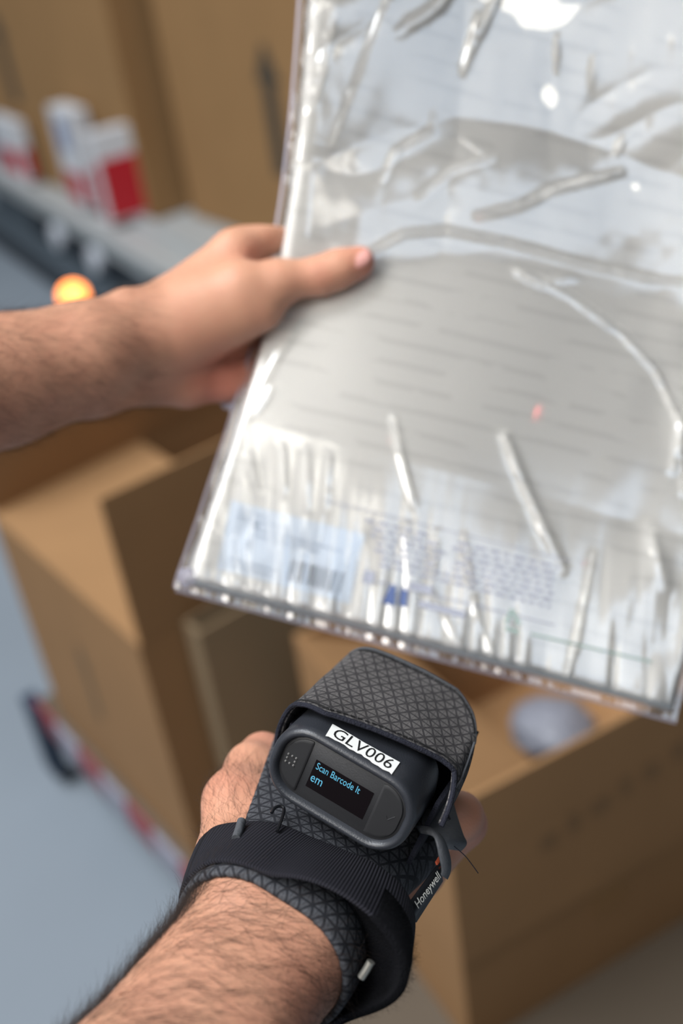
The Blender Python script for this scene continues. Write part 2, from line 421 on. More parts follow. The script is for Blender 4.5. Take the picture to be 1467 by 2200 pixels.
# ------------------------------------------------------------------ cardboard boxes
def rotz(a): return Matrix.Rotation(math.radians(a), 4, 'Z')
def carton(x, y, z, yaw, dx, dy, dz, flaps, label, material=CARD, name='cardboard_box', group=None, arrows=(), closed=False):
    M = Matrix.Translation((x, y, z)) @ rotz(yaw); T = 0.006
    root = empty(name, M=M, label=label, cat='box', group=group)
    bm = bmesh.new()
    add_box(bm, (0, 0, 0), (dx, dy, T))
    add_box(bm, (0, 0, T), (T, dy, dz)); add_box(bm, (dx - T, 0, T), (dx, dy, dz))
    add_box(bm, (T, 0, T), (dx - T, T, dz)); add_box(bm, (T, dy - T, T), (dx - T, dy, dz))
    mkbm('body', bm, material, root, M)
    # hinge frames: (origin, yaw of hinge line, length); a flap grows along local z, turned by angle (0 upright, + outward)
    H = {'left': ((0, dy, dz), -90, dy), 'right': ((dx, 0, dz), 90, dy), 'front': ((0, 0, dz), 0, dx), 'back': ((dx, dy, dz), 180, dx)}
    for side, (ang, ln) in flaps.items():
        o, ya, L = H[side]
        FM = M @ Matrix.Translation(o) @ rotz(ya) @ Matrix.Rotation(math.radians(ang), 4, 'X')
        bm = bmesh.new(); add_box(bm, (0.004, 0, 0.001), (L - 0.004, T * 0.8, ln), bevel=0.001)
        mkbm('flap', bm, material, root, FM)
    for (side, a, b, hh, sc, ink) in arrows:                     # two upright arrows over a bar, printed on a face
        if side == 'left': AM = M @ Matrix.Translation((-0.0006, b, hh)) @ rotz(-90)
        else: AM = M @ Matrix.Translation((a, -0.0006, hh))
        bm = bmesh.new(); pr = [(-.30, 0), (.30, 0), (.30, .72), (.52, .72), (.06, 1), (-.06, 1), (-.5, .72), (-.30, .72)]
        bm.faces.new([bm.verts.new((p[0] * sc[0], 0, p[1] * sc[1])) for p in pr])
        r = bmesh.ops.extrude_face_region(bm, geom=bm.faces[:])
        bmesh.ops.translate(bm, vec=(0, -0.0005, 0), verts=[v for v in r['geom'] if isinstance(v, bmesh.types.BMVert)])
        mkbm('printed_arrow', bm, ink, root, AM)
    if closed:
        boxobj('tape', (dx / 2 - .03, -0.001, dz - .06), (dx / 2 + .03, dy + 0.001, dz + 0.008), TAPE, root, M)
    return root, M

DZ = 0.22
carton(0.435, 1.19, DZ, 0, 0.60, 0.50, 0.45,
       {'left': (-88, 0.29), 'front': (0, 0.235), 'back': (-4, 0.235), 'right': (150, 0.29)},
       'tall open cardboard box on the cart whose dark front flap stands upright beside the forearm',
       arrows=[('left', 0, 0.26, 0.146, (.034, .16), INKF)])
b2, M2 = carton(0.531, 0.68, 0.396, -10, 0.46, 0.375, 0.274, {}, 'open cardboard box with a broad dark front wall below the gloved hand')
carton(0.534, 0.684, DZ, -10, 0.455, 0.37, 0.173, {}, 'cardboard box on the cart under the open box beside the wrist strap', closed=True)
# its left flap is folded in and lies across the opening
inv2 = M2.inverted(); loc = lambda *p: inv2 @ Vector(p)
fl = [Vector((.002, .004, .2742)), loc(.705, .715, .585), loc(.735, 1.005, .585), loc(.712, 1.03, .60), Vector((.002, .365, .2742))]
bm = bmesh.new(); bm.faces.new([bm.verts.new(p) for p in fl]); bmesh.ops.triangulate(bm, faces=bm.faces[:])
r = bmesh.ops.extrude_face_region(bm, geom=bm.faces[:]); bmesh.ops.translate(bm, vec=(0, 0, 0.005), verts=[v for v in r['geom'] if isinstance(v, bmesh.types.BMVert)])
mkbm('flap', bm, CARD, b2, M2)
carton(0.505, 1.145, DZ, 0, 0.40, 0.040, 0.455, {}, 'flat greyish cardboard carton leaning between two open boxes under the package', CARD2)
# faint printed letters on the wide front wall
for i, ch in enumerate([(0, .03), (.04, .022), (.075, .035), (.12, .02), (.155, .03), (.20, .026), (.235, .034)]):
    boxobj('printed_mark', (0.12 + ch[0], -0.0012, 0.13 + .006 * i), (0.12 + ch[0] + ch[1] * .8, -0.0002, 0.155 + .006 * i + .006 * (i % 2)), INKW, b2, M2)
# white bundle inside that box
def blob(name, loc, rad, seed, material, squash=(1, 1, .6), **t):
    bm = bmesh.new(); bmesh.ops.create_icosphere(bm, subdivisions=4, radius=1)
    rr = np.random.default_rng(seed)
    K = rr.normal(0, 2.6, (7, 3)); ph = rr.random(7) * 6.28
    for v in bm.verts:
        p = np.array(v.co); q = 1 + 0.07 * sum(abs(math.sin(k.dot(p) + f)) for k, f in zip(K, ph)) - .22
        v.co = Vector(p * q * np.array(squash) * rad)
    return mkbm(name, bm, material, None, Matrix.Translation(loc), smooth=True, **t)
def blob(name, loc, rad, seed, material, squash=(1, 1, .6), **t):
    bm = bmesh.new(); bmesh.ops.create_icosphere(bm, subdivisions=4, radius=1)
    rr = np.random.default_rng(seed)
    K = rr.normal(0, 2.6, (7, 3)); ph = rr.random(7) * 6.28
    for v in bm.verts:
        p = np.array(v.co); q = 1 + 0.07 * sum(abs(math.sin(k.dot(p) + f)) for k, f in zip(K, ph)) - .22
        v.co = Vector(p * q * np.array(squash) * rad)
    return mkbm(name, bm, material, None, Matrix.Translation(loc), smooth=True, **t)
bp_ = at(1185, 1560, 1.36)
r_ = ray(1185, 1560); bp_ = at(1185, 1560, (0.455 - EYE) / r_[2])
blob('plastic_bundle', (bp_[0], bp_[1], bp_[2] - .0), 0.052, 3, mat('shaded_film', srgb(128, 130, 140), .45), label='crumpled white plastic bundle lying inside the open box with the dark front wall', cat='parcel')  # white film greyed in its colour to stand for shade inside the box

# ------------------------------------------------------------------ front cart under the boxes
cart = empty('platform_cart', (0.44, 1.2, 0), label='low steel platform cart carrying the open boxes, red and white tape on its edge', cat='cart')
boxobj('deck', (0.42, 0.30, 0.17), (1.45, 1.76, DZ - .0005), BOARD, cart, bevel=0.006)
y = 0.32; k = 0
while y < 1.70:
    boxobj('edge_tape', (0.412, y, 0.165), (0.4195, y + 0.088, 0.222), (TAPEW, TAPER)[k % 2], cart); y += 0.09; k += 1
for (cx_, cy_) in ((0.47, 1.66), (0.47, 0.66), (1.38, 1.66), (1.38, 0.66)):
    boxobj('caster_fork', (cx_ - .035, cy_ - .03, 0.085), (cx_ + .035, cy_ + .03, 0.17), NAVY, cart, bevel=.004)
    bm = bmesh.new(); bmesh.ops.create_cone(bm, cap_ends=True, segments=28, radius1=.07, radius2=.07, depth=.034,
                                            matrix=Matrix.Translation((cx_, cy_ - .02, .07)) @ Matrix.Rotation(math.pi / 2, 4, 'Y'))
    bmesh.ops.bevel(bm, geom=[e for e in bm.edges if e.calc_face_angle(0) > 1], offset=.008, segments=2, affect='EDGES')
    mkbm('wheel', bm, RUBBER, cart, smooth=True)
boxobj('push_post', (0.40, 1.74, 0.03), (0.43, 1.80, 0.215), NAVY, cart, bevel=.004)

# ------------------------------------------------------------------ far cart with boxes
FY = -5.8
FM = Matrix.Translation((1.581, 3.039, 0)) @ rotz(-(FY) * -1)
far = empty('roll_cart', M=FM, label='grey steel roll cart behind the bare forearm, carrying tall boxes', cat='cart')
def fb(name, lo, hi, m, **t): return boxobj(name, lo, hi, m, far, FM, **t)
fb('deck', (0.0, -0.9, 0.29), (1.3, 2.2, 0.35), STEEL, bevel=.008)
fb('rail', (-0.012, -0.9, 0.345), (0.05, 2.2, 0.375), STEEL, bevel=.006)
fb('rail', (0.16, -0.9, 0.35), (0.20, 2.2, 0.372), STEEL, bevel=.006)
fb('side_beam', (0.03, -0.9, 0.15), (0.08, 2.2, 0.29), STEELD)
fb('rail', (-0.06, -0.9, 0.12), (0.03, 2.2, 0.165), STEELD, bevel=.006)
for yy in (0.62, 1.02, 1.42):
    fb('socket', (0.012, yy, 0.175), (0.029, yy + .17, 0.285), DARKR, bevel=.004)
for yy in (0.84, 1.24):
    bm = bmesh.new(); bmesh.ops.create_cone(bm, cap_ends=True, segments=24, radius1=.05, radius2=.05, depth=.03,
                      matrix=Matrix.Translation((0.005, yy, .235)) @ Matrix.Rotation(math.pi / 2, 4, 'Y'))
    mkbm('guide_wheel', bm, WHITEF, far, FM, smooth=True)
fb('edge_tape', (-0.068, 0.52, 0.06), (-0.061, 0.68, 0.118), REDP)
fb('dark_strip', (-0.055, -0.9, 0.03), (-0.02, 2.2, 0.12), DARKR)  # long dark strip below the lower rail
carton(1.86, 3.72, 0.356, 0, 0.7, 1.3, 1.5, {}, 'tall cardboard box at the back of the roll cart, behind the red and white cartons', CARD3,
       arrows=[('left', 0, 0.98, 0.31, (.13, .36), INK)], closed=True)
carton(1.985, 2.55, 0.356, 0, 0.7, 1.09, 1.5, {}, 'tall cardboard box with black arrow print beside the plastic package', CARD3,
       arrows=[('left', 0, 0.465, 0.235, (.13, .40), INK)], closed=True)
def red_carton(px, py, yaw, dx, dy, dz, redh, label, lab=False, z=0.377):
    r_ = ray(px, py); d = (z - EYE) / r_[2]; p = at(px, py, d)
    M = Matrix.Translation(p) @ rotz(yaw)
    root = empty('small_carton', M=M, label=label, cat='carton', group='red and white cartons on the roll cart')
    boxobj('body', (0, 0, 0), (dx, dy, dz), WHITEP, root, M, bevel=.004)
    boxobj('red_panel', (0.012, -0.002, 0.012), (dx - .004, -0.0003, redh), REDP, root, M)
    boxobj('red_panel', (-0.002, 0.03, 0.02), (-0.0003, dy * .86, redh * .9), REDP, root, M)
    if lab: boxobj('printed_sticker', (-0.003, dy * .3, dz * .58), (-0.0022, dy * .7, dz * .9), BLUEP, root, M)
red_carton(236, 484, -6, 0.155, 0.06, 0.32, 0.225, 'red carton with a white top band, front one on the roll cart')
red_carton(196, 452, -4, 0.075, 0.20, 0.36, 0.14, 'tall white carton with a blue sticker and a red square, second from the front', True)
red_carton(60, 392, -4, 0.05, 0.30, 0.24, 0.13, 'white carton with a red panel, third from the front at the frame edge')
# beacon lamp on the floor side of the far cart
lp = at(158, 636, 2.95)
lamp = empty('beacon_lamp', lp, label='glowing orange beacon lamp below the roll cart', cat='lamp')
bm = bmesh.new(); bmesh.ops.create_uvsphere(bm, u_segments=24, v_segments=12, radius=0.036, matrix=Matrix.Translation(lp)); mkbm('lens', bm, LAMPM, lamp, smooth=True)
boxobj('lamp_bracket', (lp[0] - .02, lp[1] - .02, 0.0), (lp[0] + .02, lp[1] + .02, lp[2] - .025), NAVY, lamp)
boxobj('lamp_base', (lp[0] - .06, lp[1] - .06, 0.0), (lp[0] + .06, lp[1] + .06, 0.02), NAVY, lamp, bevel=.004)

# ------------------------------------------------------------------ plastic package (contents + film)
BL, BR, TL = at(390, 1250, .655), at(1450, 1530, .640), at(655, -20, .715)
e1 = (BR - BL); PW = np.linalg.norm(e1); e1 /= PW
e2 = TL - BL; e2 -= e2.dot(e1) * e1; e2 /= np.linalg.norm(e2); pn = np.cross(e1, e2); PH = 0.415
if pn.dot(ray(CX, CY)) > 0: pn = -pn
LEAN = (TL - BL).dot(e1) / (TL - BL).dot(e2)
def st(px, py):
    r_ = ray(px, py); o = np.array([0, 0, EYE]); k = (BL - o).dot(pn) / r_.dot(pn); p = o + k * r_ - BL
    return p.dot(e1), p.dot(e2)
def stl(pts): return np.array([st(*p) for p in pts])
CRS = stl([(300, 640), (620, 610), (800, 556), (950, 520), (1150, 545), (1300, 590), (1467, 650), (1700, 760)])
def bend(s, t):
    tc = np.interp(s, CRS[:, 0], CRS[:, 1]); z = (t - tc) / 0.012
    sp = np.where(z > 20, z, np.log1p(np.exp(np.minimum(z, 20)))) * 0.012
    return 0.20 * sp + 0.004 * np.sin(s * 18) * np.clip(t / .1, 0, 1) + 0.10 * np.maximum(t - tc - .07, 0)
def edge_drop(s, t, r=0.007):
    d = np.minimum(np.minimum(s, PW - s), t); q = np.clip(1 - d / r, 0, 1.0)
    return -(1 - np.sqrt(np.clip(1 - q * q, 0, 1))) * 0.010
def hc(s, t): return bend(s, t) + edge_drop(s, t) + 0.0008 * vnoise(s * 40 + 3, t * 40, 5)
SB = 0.017
def shear(s, t): return s + LEAN * t + SB * np.sin(np.clip(t / PH, 0, 1) * math.pi)
RIDGES = [
    ([(826, 900), (842, 975), (858, 1030), (876, 1090)], 2.6, 3.0), ([(1066, 935), (1105, 1030), (1150, 1130), (1200, 1225)], 4.0, 4.0),
    ([(775, 115), (738, 200), (695, 285)], 3.6, 3.2), ([(640, 330), (682, 346), (722, 358), (765, 292), (835, 185), (965, -10)], 1.7, 2.2),
    ([(680, 80), (664, 200), (655, 340)], 1.8, 1.6), ([(1085, 125), (1035, 218)], 2.5, 2.4), ([(835, 410), (868, 360), (950, 325), (960, 290)], 2.2, 1.8),
    ([(905, 445), (985, 395), (1080, 370)], 2.0, 1.8), ([(1015, 330), (1060, 365)], 3.0, 1.6), ([(1030, 482), (1130, 462), (1200, 432), (1290, 412), (1362, 396)], 2.6, 3.0),
    ([(800, 548), (870, 516), (960, 508), (1100, 533), (1250, 573), (1400, 602), (1500, 615)], 2.6, 2.4),
    ([(1110, 588), (1220, 640), (1330, 715), (1400, 790), (1450, 905), (1455, 1050)], 2.8, 2.2), ([(565, 835), (525, 900)], 2.2, 1.8),
    ([(620, 700), (560, 800), (500, 930), (470, 1030)], 2.0, 1.4), ([(905, 160), (1000, 112), (1110, 10)], 4.0, 2.6), ([(1035, 215), (1150, 70), (1250, -60)], 3.2, 2.6),
    ([(1250, 160), (1240, 215)], 2.4, 1.8), ([(1325, 195), (1310, 245)], 2.4, 1.8), ([(1370, 335), (1350, 365)], 2.6, 1.8), ([(960, -20), (935, 60), (890, 110)], 3.5, 2.6),
    ([(655, 520), (668, 455), (680, 400)], 1.5, 1.2), ([(1460, 880), (1430, 1000)], 4, 2.5), ([(1380, 1130), (1420, 1260)], 5, 2.5), ([(1260, 1190), (1240, 1330), (1210, 1470)], 2.5, 2.0),
    ([(985, 1150), (1010, 1300), (1060, 1420)], 2.2, 1.8), ([(930, 1140), (915, 1260), (990, 1400)], 2.0, 1.6), ([(860, 1130), (868, 1250)], 3.0, 2.4), ([(1110, 590), (1160, 612), (1230, 600)], 4.0, 2.0),
    ([(590, 960), (600, 1060)], 3.0, 1.6), ([(640, 970), (650, 1090)], 3.0, 1.6), ([(690, 980), (690, 1100)], 3.0, 1.6), ([(520, 980), (545, 1060)], 3.0, 1.4)]
RIDGES = [(stl(p), wd / 1000, ht / 1000) for p, wd, ht in RIDGES]
def wrinkles(s, t):
    h = np.zeros_like(s)
    for P, wd, ht in RIDGES:
        best = np.full(s.shape, 9.0); al = np.zeros_like(s); L = 0
        seg = np.linalg.norm(np.diff(P, axis=0), axis=1); tot = seg.sum()
        for i in range(len(P) - 1):
            ab = P[i + 1] - P[i]; q = np.clip(((s - P[i, 0]) * ab[0] + (t - P[i, 1]) * ab[1]) / ab.dot(ab), 0, 1)
            d = np.hypot(s - P[i, 0] - q * ab[0], t - P[i, 1] - q * ab[1])
            m = d < best; best = np.where(m, d, best); al = np.where(m, (L + q * seg[i]) / tot, al); L += seg[i]
        h += .32 * ht * np.exp(-(best / (wd * .78)) ** 2) * (1 + .35 * vnoise(s * 160, t * 160, 21)) * (0.35 + 0.65 * np.sin(np.clip(al, 0.02, .98) * math.pi) ** .5)
    up = np.clip((t - np.interp(s, CRS[:, 0], CRS[:, 1])) / .04 + .3, 0, 1)
    a, b = s * .8 + t * .6, -s * .6 + t * .8
    h += up * (0.0026 * vnoise(a * 9 + 7, b * 20, 11) + 0.0008 * np.abs(vnoise(a * 14, b * 46 + 5, 12)) + .0001 * vnoise(s * 130, t * 90, 13))
    lowm = np.clip(1 - t / .10, 0, 1)
    h += lowm * (0.0014 * np.abs(vnoise(s * 105 + t * 22, t * 13, 14)) + .0003 * vnoise(s * 230 + t * 50, t * 30, 15))
    rt = np.clip((s - .20) / .08, 0, 1) * (1 - up)
    h += rt * 0.0009 * vnoise(s * 55 + 9, t * 28, 16) + 0.0006 * vnoise(s * 18, t * 18, 17)
    return h
def hf(s, t): return bend(s, t) + edge_drop(s, t, .0055) + 0.0016 + wrinkles(s, t)
def pos(s, t, h): return BL + np.multiply.outer(shear(s, t), e1) + np.multiply.outer(t, e2) + np.multiply.outer(h, pn)
def pkd(px, py):                                                   # camera depth of the film under a pixel
    s, t = st(px, py); s2 = s - LEAN * t
    p = pos(np.array(s2), np.array(t), bend(np.array(s2), np.array(t)) + .002) - np.array([0, 0, EYE]); return (R.T @ p)[2]

def grid_faces(ns, nt):
    i = np.arange(ns * nt).reshape(ns, nt)
    return np.stack([i[:-1, :-1].ravel(), i[1:, :-1].ravel(), i[1:, 1:].ravel(), i[:-1, 1:].ravel()], 1)
pk = empty('plastic_package', at(700, 1000, .66), label='clear plastic bag around a flat beige pack, held up by the bare hand', cat='package')
CONT = mat('beige_pack', srgb(204, 198, 184), 0.75, spec=0.2)
nt_ = CONT.node_tree; _b = nt_.nodes['Principled BSDF']
_at = nt_.nodes.new('ShaderNodeAttribute'); _at.attribute_name = 'pat'
_sp = nt_.nodes.new('ShaderNodeSeparateXYZ'); nt_.links.new(_at.outputs['Vector'], _sp.inputs[0])
_no = nt_.nodes.new('ShaderNodeTexNoise'); _no.inputs['Scale'].default_value = 60; _no.inputs['Detail'].default_value = 3
_mp = nt_.nodes.new('ShaderNodeMapping'); _mp.inputs['Scale'].default_value = (0.45, 1.6, 1); nt_.links.new(_at.outputs['Vector'], _mp.inputs[0]); nt_.links.new(_mp.outputs[0], _no.inputs['Vector'])
_row = math_node(nt_, 'ABSOLUTE', math_node(nt_, 'SUBTRACT', math_node(nt_, 'FRACT', math_node(nt_, 'ADD', math_node(nt_, 'MULTIPLY', _sp.outputs[1], 1 / .0128), math_node(nt_, 'MULTIPLY', _sp.outputs[0], -2.0))), 0.5))
_row = math_node(nt_, 'GREATER_THAN', _row, 0.36)
_dash = math_node(nt_, 'GREATER_THAN', _no.outputs['Fac'], 0.47)
_f = math_node(nt_, 'MULTIPLY', math_node(nt_, 'MULTIPLY', _row, _dash), 0.11)
_mx = nt_.nodes.new('ShaderNodeMix'); _mx.data_type = 'RGBA'; _mx.inputs['A'].default_value = srgb(236, 233, 226); _mx.inputs['B'].default_value = srgb(96, 92, 84)
nt_.links.new(_f, _mx.inputs['Factor']); nt_.links.new(_mx.outputs['Result'], _b.inputs['Base Color'])
ns, ntt = 140, 180
sg, tg = np.meshgrid(np.linspace(.001, PW - .001, ns), np.linspace(.001, PH, ntt), indexing='ij')
Vf = pos(sg.ravel(), tg.ravel(), hc(sg, tg).ravel()); Vb = pos(sg.ravel(), tg.ravel(), (bend(sg, tg) - .0135).ravel())
Ff = grid_faces(ns, ntt); nb = len(Vf); ii = np.arange(nb).reshape(ns, ntt)
loop = np.concatenate([ii[:, 0], ii[-1, 1:], ii[-2::-1, -1], ii[0, -2:0:-1]]); nx = np.roll(loop, -1)
F = np.concatenate([Ff, Ff[:, ::-1] + nb, np.stack([loop, loop + nb, nx + nb, nx], 1)])
o = mk('beige_pack', np.concatenate([Vf, Vb]), F, CONT, pk, smooth=True)
a = o.data.attributes.new('pat', 'FLOAT_VECTOR', 'POINT')
a.data.foreach_set('vector', np.tile(np.stack([sg.ravel(), tg.ravel(), 0 * sg.ravel()], 1), (2, 1)).astype(np.float32).ravel())
o.data.validate(); 
# film
FILM = bpy.data.materials.new('clear_film'); FILM.use_nodes = True; nt_ = FILM.node_tree; nt_.nodes.remove(nt_.nodes['Principled BSDF'])
_out = nt_.nodes['Material Output']; _tr = nt_.nodes.new('ShaderNodeBsdfTransparent'); _tr.inputs[0].default_value = (.97, .97, .98, 1)
_gl = nt_.nodes.new('ShaderNodeBsdfGlossy'); _gl.inputs['Roughness'].default_value = 0.10; _gl.inputs['Color'].default_value = (1, 1, 1, 1)
_df = nt_.nodes.new('ShaderNodeBsdfDiffuse'); _df.inputs[0].default_value = (.9, .92, .95, 1)
_fr = nt_.nodes.new('ShaderNodeFresnel'); _fr.inputs['IOR'].default_value = 1.6
_m1 = nt_.nodes.new('ShaderNodeMixShader'); _m1.inputs[0].default_value = 0.07
nt_.links.new(_tr.outputs[0], _m1.inputs[1]); nt_.links.new(_df.outputs[0], _m1.inputs[2])
_m2 = nt_.nodes.new('ShaderNodeMixShader'); _ff = math_node(nt_, 'MULTIPLY', _fr.outputs[0], 2.1); _ff.node.use_clamp = True
nt_.links.new(_ff, _m2.inputs[0]); nt_.links.new(_m1.outputs[0], _m2.inputs[1]); nt_.links.new(_gl.outputs[0], _m2.inputs[2]); nt_.links.new(_m2.outputs[0], _out.inputs[0])
ns, ntt = 420, 560
sg, tg = np.meshgrid(np.linspace(-.004, PW + .004, ns), np.linspace(-.004, PH, ntt), indexing='ij')
V = pos(sg.ravel(), tg.ravel(), hf(sg, tg).ravel()); mk('film', V, grid_faces(ns, ntt), FILM, pk, smooth=True)
# welded seam along the left and lower edges, with the gathered corner
SEAM = mat('film_seam', srgb(196, 192, 206), 0.5); SEAM.node_tree.nodes['Principled BSDF'].inputs['Alpha'].default_value = 0.45
for (sa, ta, sb, tb) in ((-.004, -.004, -.004, PH), (-.004, -.004, PW + .004, -.004)):
    q = np.linspace(0, 1, 60); s_ = sa + (sb - sa) * q; t_ = ta + (tb - ta) * q
    h_ = bend(s_, t_) - .009 + .0003 * np.sin(q * 50)
    mk('seam', *loft([[pos(np.array(a_), np.array(b_), np.array(c_ + .0015)), pos(np.array(a_ - (.002 if sa == sb else 0)), np.array(b_ - (.002 if ta == tb else 0)), np.array(c_ - .001))] for a_, b_, c_ in zip(s_, t_, h_)], closed=False), SEAM, pk, smooth=True)
c_ = at(402, 1240, .656)
bm = bmesh.new(); bmesh.ops.create_icosphere(bm, subdivisions=3, radius=.0055, matrix=Matrix.Translation(c_))
for v in bm.verts: v.co += Vector(RNG.normal(0, .0007, 3))
mkbm('gathered_corner', bm, SEAM, pk, smooth=True)

fl_ = [at(455, 838, .700), at(512, 826, .690), at(500, 884, .690), at(478, 876, .697)]
mk('film_flap', [p + k for k in (0 * pn, -.0008 * pn) for p in fl_], [(0, 1, 2, 3), (7, 6, 5, 4), (0, 4, 5, 1), (1, 5, 6, 2), (2, 6, 7, 3), (3, 7, 4, 0)], SEAM, pk)
def patch(name, quad, lift, m, n=8, parent=pk, on_film=False):     # a thin sheet lying on the package inside a quad of pixels
    Q = stl(quad); V = []; q = np.linspace(0, 1, n)
    for a in q:
        for b in q:
            p = (Q[0] * (1 - a) + Q[1] * a) * (1 - b) + (Q[3] * (1 - a) + Q[2] * a) * b
            s, t = np.array(p[0] - LEAN * p[1] - SB * math.sin(min(max(p[1] / PH, 0), 1) * math.pi)), np.array(p[1])
            V.append(pos(s, t, (hf(s, t) if on_film else hc(s, t)) + lift))
    return mk(name, np.array(V), grid_faces(n, n), m, parent, smooth=True)
LAB = [(497, 1075), (785, 1150), (752, 1298), (465, 1222)]
LABM = mat('label_paper', srgb(228, 236, 244), 0.5, var=.02, vscale=60)
lab = patch('label', LAB, .0006, LABM, 12); tag(lab, label='white barcode label'); WM[lab.name] = Matrix.Identity(4)
def onlab(u0, v0, u1, v1):
    L = np.array(LAB, float); f = lambda u, v: (L[0] * (1 - u) + L[1] * u) * (1 - v) + (L[3] * (1 - u) + L[2] * u) * v
    return [f(u0, v0), f(u1, v0), f(u1, v1), f(u0, v1)]
GREYI = mat('grey_ink', srgb(88, 98, 112), 0.6); PALEI = mat('pale_ink', srgb(182, 194, 208), 0.6)
x = 0.52
while x < 0.90:
    wd = RNG.choice([.010, .016, .024, .034]); patch('barcode_bar', onlab(x, .60, x + wd, .90), .0009, GREYI, 2, lab); x += wd + RNG.choice([.012, .018, .026])
for (u0, v0, u1, v1) in [(.06, .10, .30, .13), (.06, .19, .42, .22), (.20, .30, .86, .33), (.20, .39, .70, .42), (.17, .50, .21, .60), (.06, .80, .44, .83), (.06, .88, .40, .91), (.18, .20, .24, .30)]:
    patch('printed_line', onlab(u0, v0, u1, v1), .0009, PALEI, 3, lab)
# warning print on the bag
PRN = mat('bag_print', srgb(146, 148, 160), 0.6); PRNB = mat('bag_print_blue', srgb(66, 84, 128), 0.6); PRNG = mat('bag_print_green', srgb(136, 152, 146), 0.6)
FR = [(700, 1078), (1225, 1205), (1190, 1345), (762, 1240)]
def onfr(u0, v0, u1, v1, sl=0.0):
    L = np.array(FR, float); f = lambda u, v: (L[0] * (1 - u) + L[1] * u) * (1 - v) + (L[3] * (1 - u) + L[2] * u) * v
    return [f(u0, v0), f(u1, v0), f(u1, v1), f(u0, v1)]
for row in range(7):
    x = .15 + .02 * (row % 2); v = .12 + row * .10
    while x < .95:
        wd = RNG.uniform(.02, .06)
        if not (.42 < x < .50 and row < 5): patch('printed_word', onfr(x, v, min(x + wd, .96), v + .045), .0003, PRN, 3, on_film=True)
        x += wd + .018
patch('printed_rule', onfr(0, 0, 1, .012), .0003, PRN, 24, on_film=True)
patch('printed_rule', onfr(.1, .98, 1, 1), .0003, PRN, 24, on_film=True)
for q in ([(820, 1296), (838, 1258), (850, 1262), (848, 1303)], [(856, 1300), (860, 1266), (876, 1270), (872, 1306)]): patch('printed_mark', q, .0003, PRNB, 4, on_film=True)
for q in ([(783, 1225), (806, 1231), (800, 1258), (778, 1252)], [(900, 1290), (1000, 1316), (997, 1330), (897, 1304)], [(880, 1250), (930, 1262), (926, 1280), (876, 1268)]): patch('printed_mark', q, .0003, PRN, 4, on_film=True)
for q in ([(1082, 1338), (1094, 1308), (1102, 1310), (1090, 1342)], [(1104, 1310), (1118, 1340), (1110, 1346), (1098, 1318)], [(1084, 1346), (1114, 1354), (1113, 1363), (1083, 1355)], [(1140, 1360), (1400, 1420), (1399, 1425), (1139, 1365)]): patch('printed_mark', q, .0003, PRNG, 4, on_film=True)

# ------------------------------------------------------------------ person: two arms
person = empty('person', (0, 0, 0.0), label='person seen from their own eyes, hairy bare forearms reaching out over the boxes', cat='person')
# ---- left arm, camera millimetres
def q3(px, py, d): return np.array([(px - CX) / FPX * d, (py - CY) / FPX * d, d]) * 1000
DT = pkd(700, 580); DB = DT + .0165
fld = Field(q3(-330, 560, .60) * [1, 1, 1] + [-40, -40, -160], q3(850, 1000, DT) + [10, 20, 60], 1.8)
e = DT - .012
fld.cap(q3(-420, 905, e - .11), q3(0, 818, e - .045), 46, 35.5, 6)
fld.cap(q3(0, 818, e - .045), q3(190, 768, e - .020), 35.5, 31, 6); fld.cap(q3(190, 768, e - .02), q3(330, 728, e), 31, 25, 8)
fld.cap(q3(200, 800, e - .015), q3(330, 790, e + .008), 24, 19, 9)
fld.cap(q3(330, 728, e), q3(430, 680, e + .006), 25, 21, 8)                          # wrist into hand
fld.cap(q3(370, 690, e), q3(520, 625, e - .002), 22, 17.5, 9)                        # thumb metacarpal
fld.chain([q3(520, 625, e - .002), q3(596, 606, e - .002), q3(690, 592, DT - .0115), q3(728, 577, DT - .0110), q3(770, 565, DT - .0098)], [17.5, 12.6, 10.6, 10.4, 9.2], 6)
fld.cap(q3(735, 572, DT - .0125), q3(776, 556, DT - .0115), 8.2, 6.5, 4)
fld.cap(q3(380, 662, e + .008), q3(505, 545, e + .016), 20, 14, 9)                   # index metacarpal
fld.chain([q3(505, 545, e + .016), q3(575, 505, e + .026), q3(650, 478, DB + .012), q3(740, 470, DB + .012), q3(800, 480, DB + .010)], [14, 11.2, 10, 9, 7.5], 6)
fld.cap(q3(410, 715, e + .002), q3(560, 665, e - .001), 20, 13, 10)                  # thenar
fld.cap(q3(400, 720, e + .014), q3(520, 640, e + .026), 20, 14, 10)
fld.chain([q3(500, 640, e + .026), q3(600, 600, DB + .012), q3(720, 575, DB + .012), q3(800, 585, DB + .011)], [13, 10.5, 9.5, 8], 5)
fld.chain([q3(400, 745, e + .016), q3(500, 720, e + .026), q3(600, 700, DB + .010), q3(710, 680, DB + .011), q3(780, 690, DB + .010)], [18, 13, 10.5, 9.5, 8], 6)
fld.chain([q3(290, 800, e + .004), q3(400, 822, e + .016), q3(485, 818, e + .024), q3(590, 795, DB + .009), q3(680, 780, DB + .010)], [20, 14.5, 12, 9.5, 8], 5)
fld.cap(q3(270, 655, e - .016), q3(300, 660, e - .012), 9, 9, 12)                    # wrist bones
fld.cap(q3(548, 548, e - .004), q3(556, 552, e + .002), 3.0, 3.0, 6, sub=True)       # web dimple
V, F = surface_nets(fld.D, fld.lo, fld.h); V = relax(V, F, 2, .4)
VL = V; FL_ = F; Vw = (R @ (V / 1000).T).T + np.array([0, 0, EYE])
armL = mk('arm', Vw, F, SKIN, person, smooth=True, label='bare left arm, thumb pressed on the plastic package')
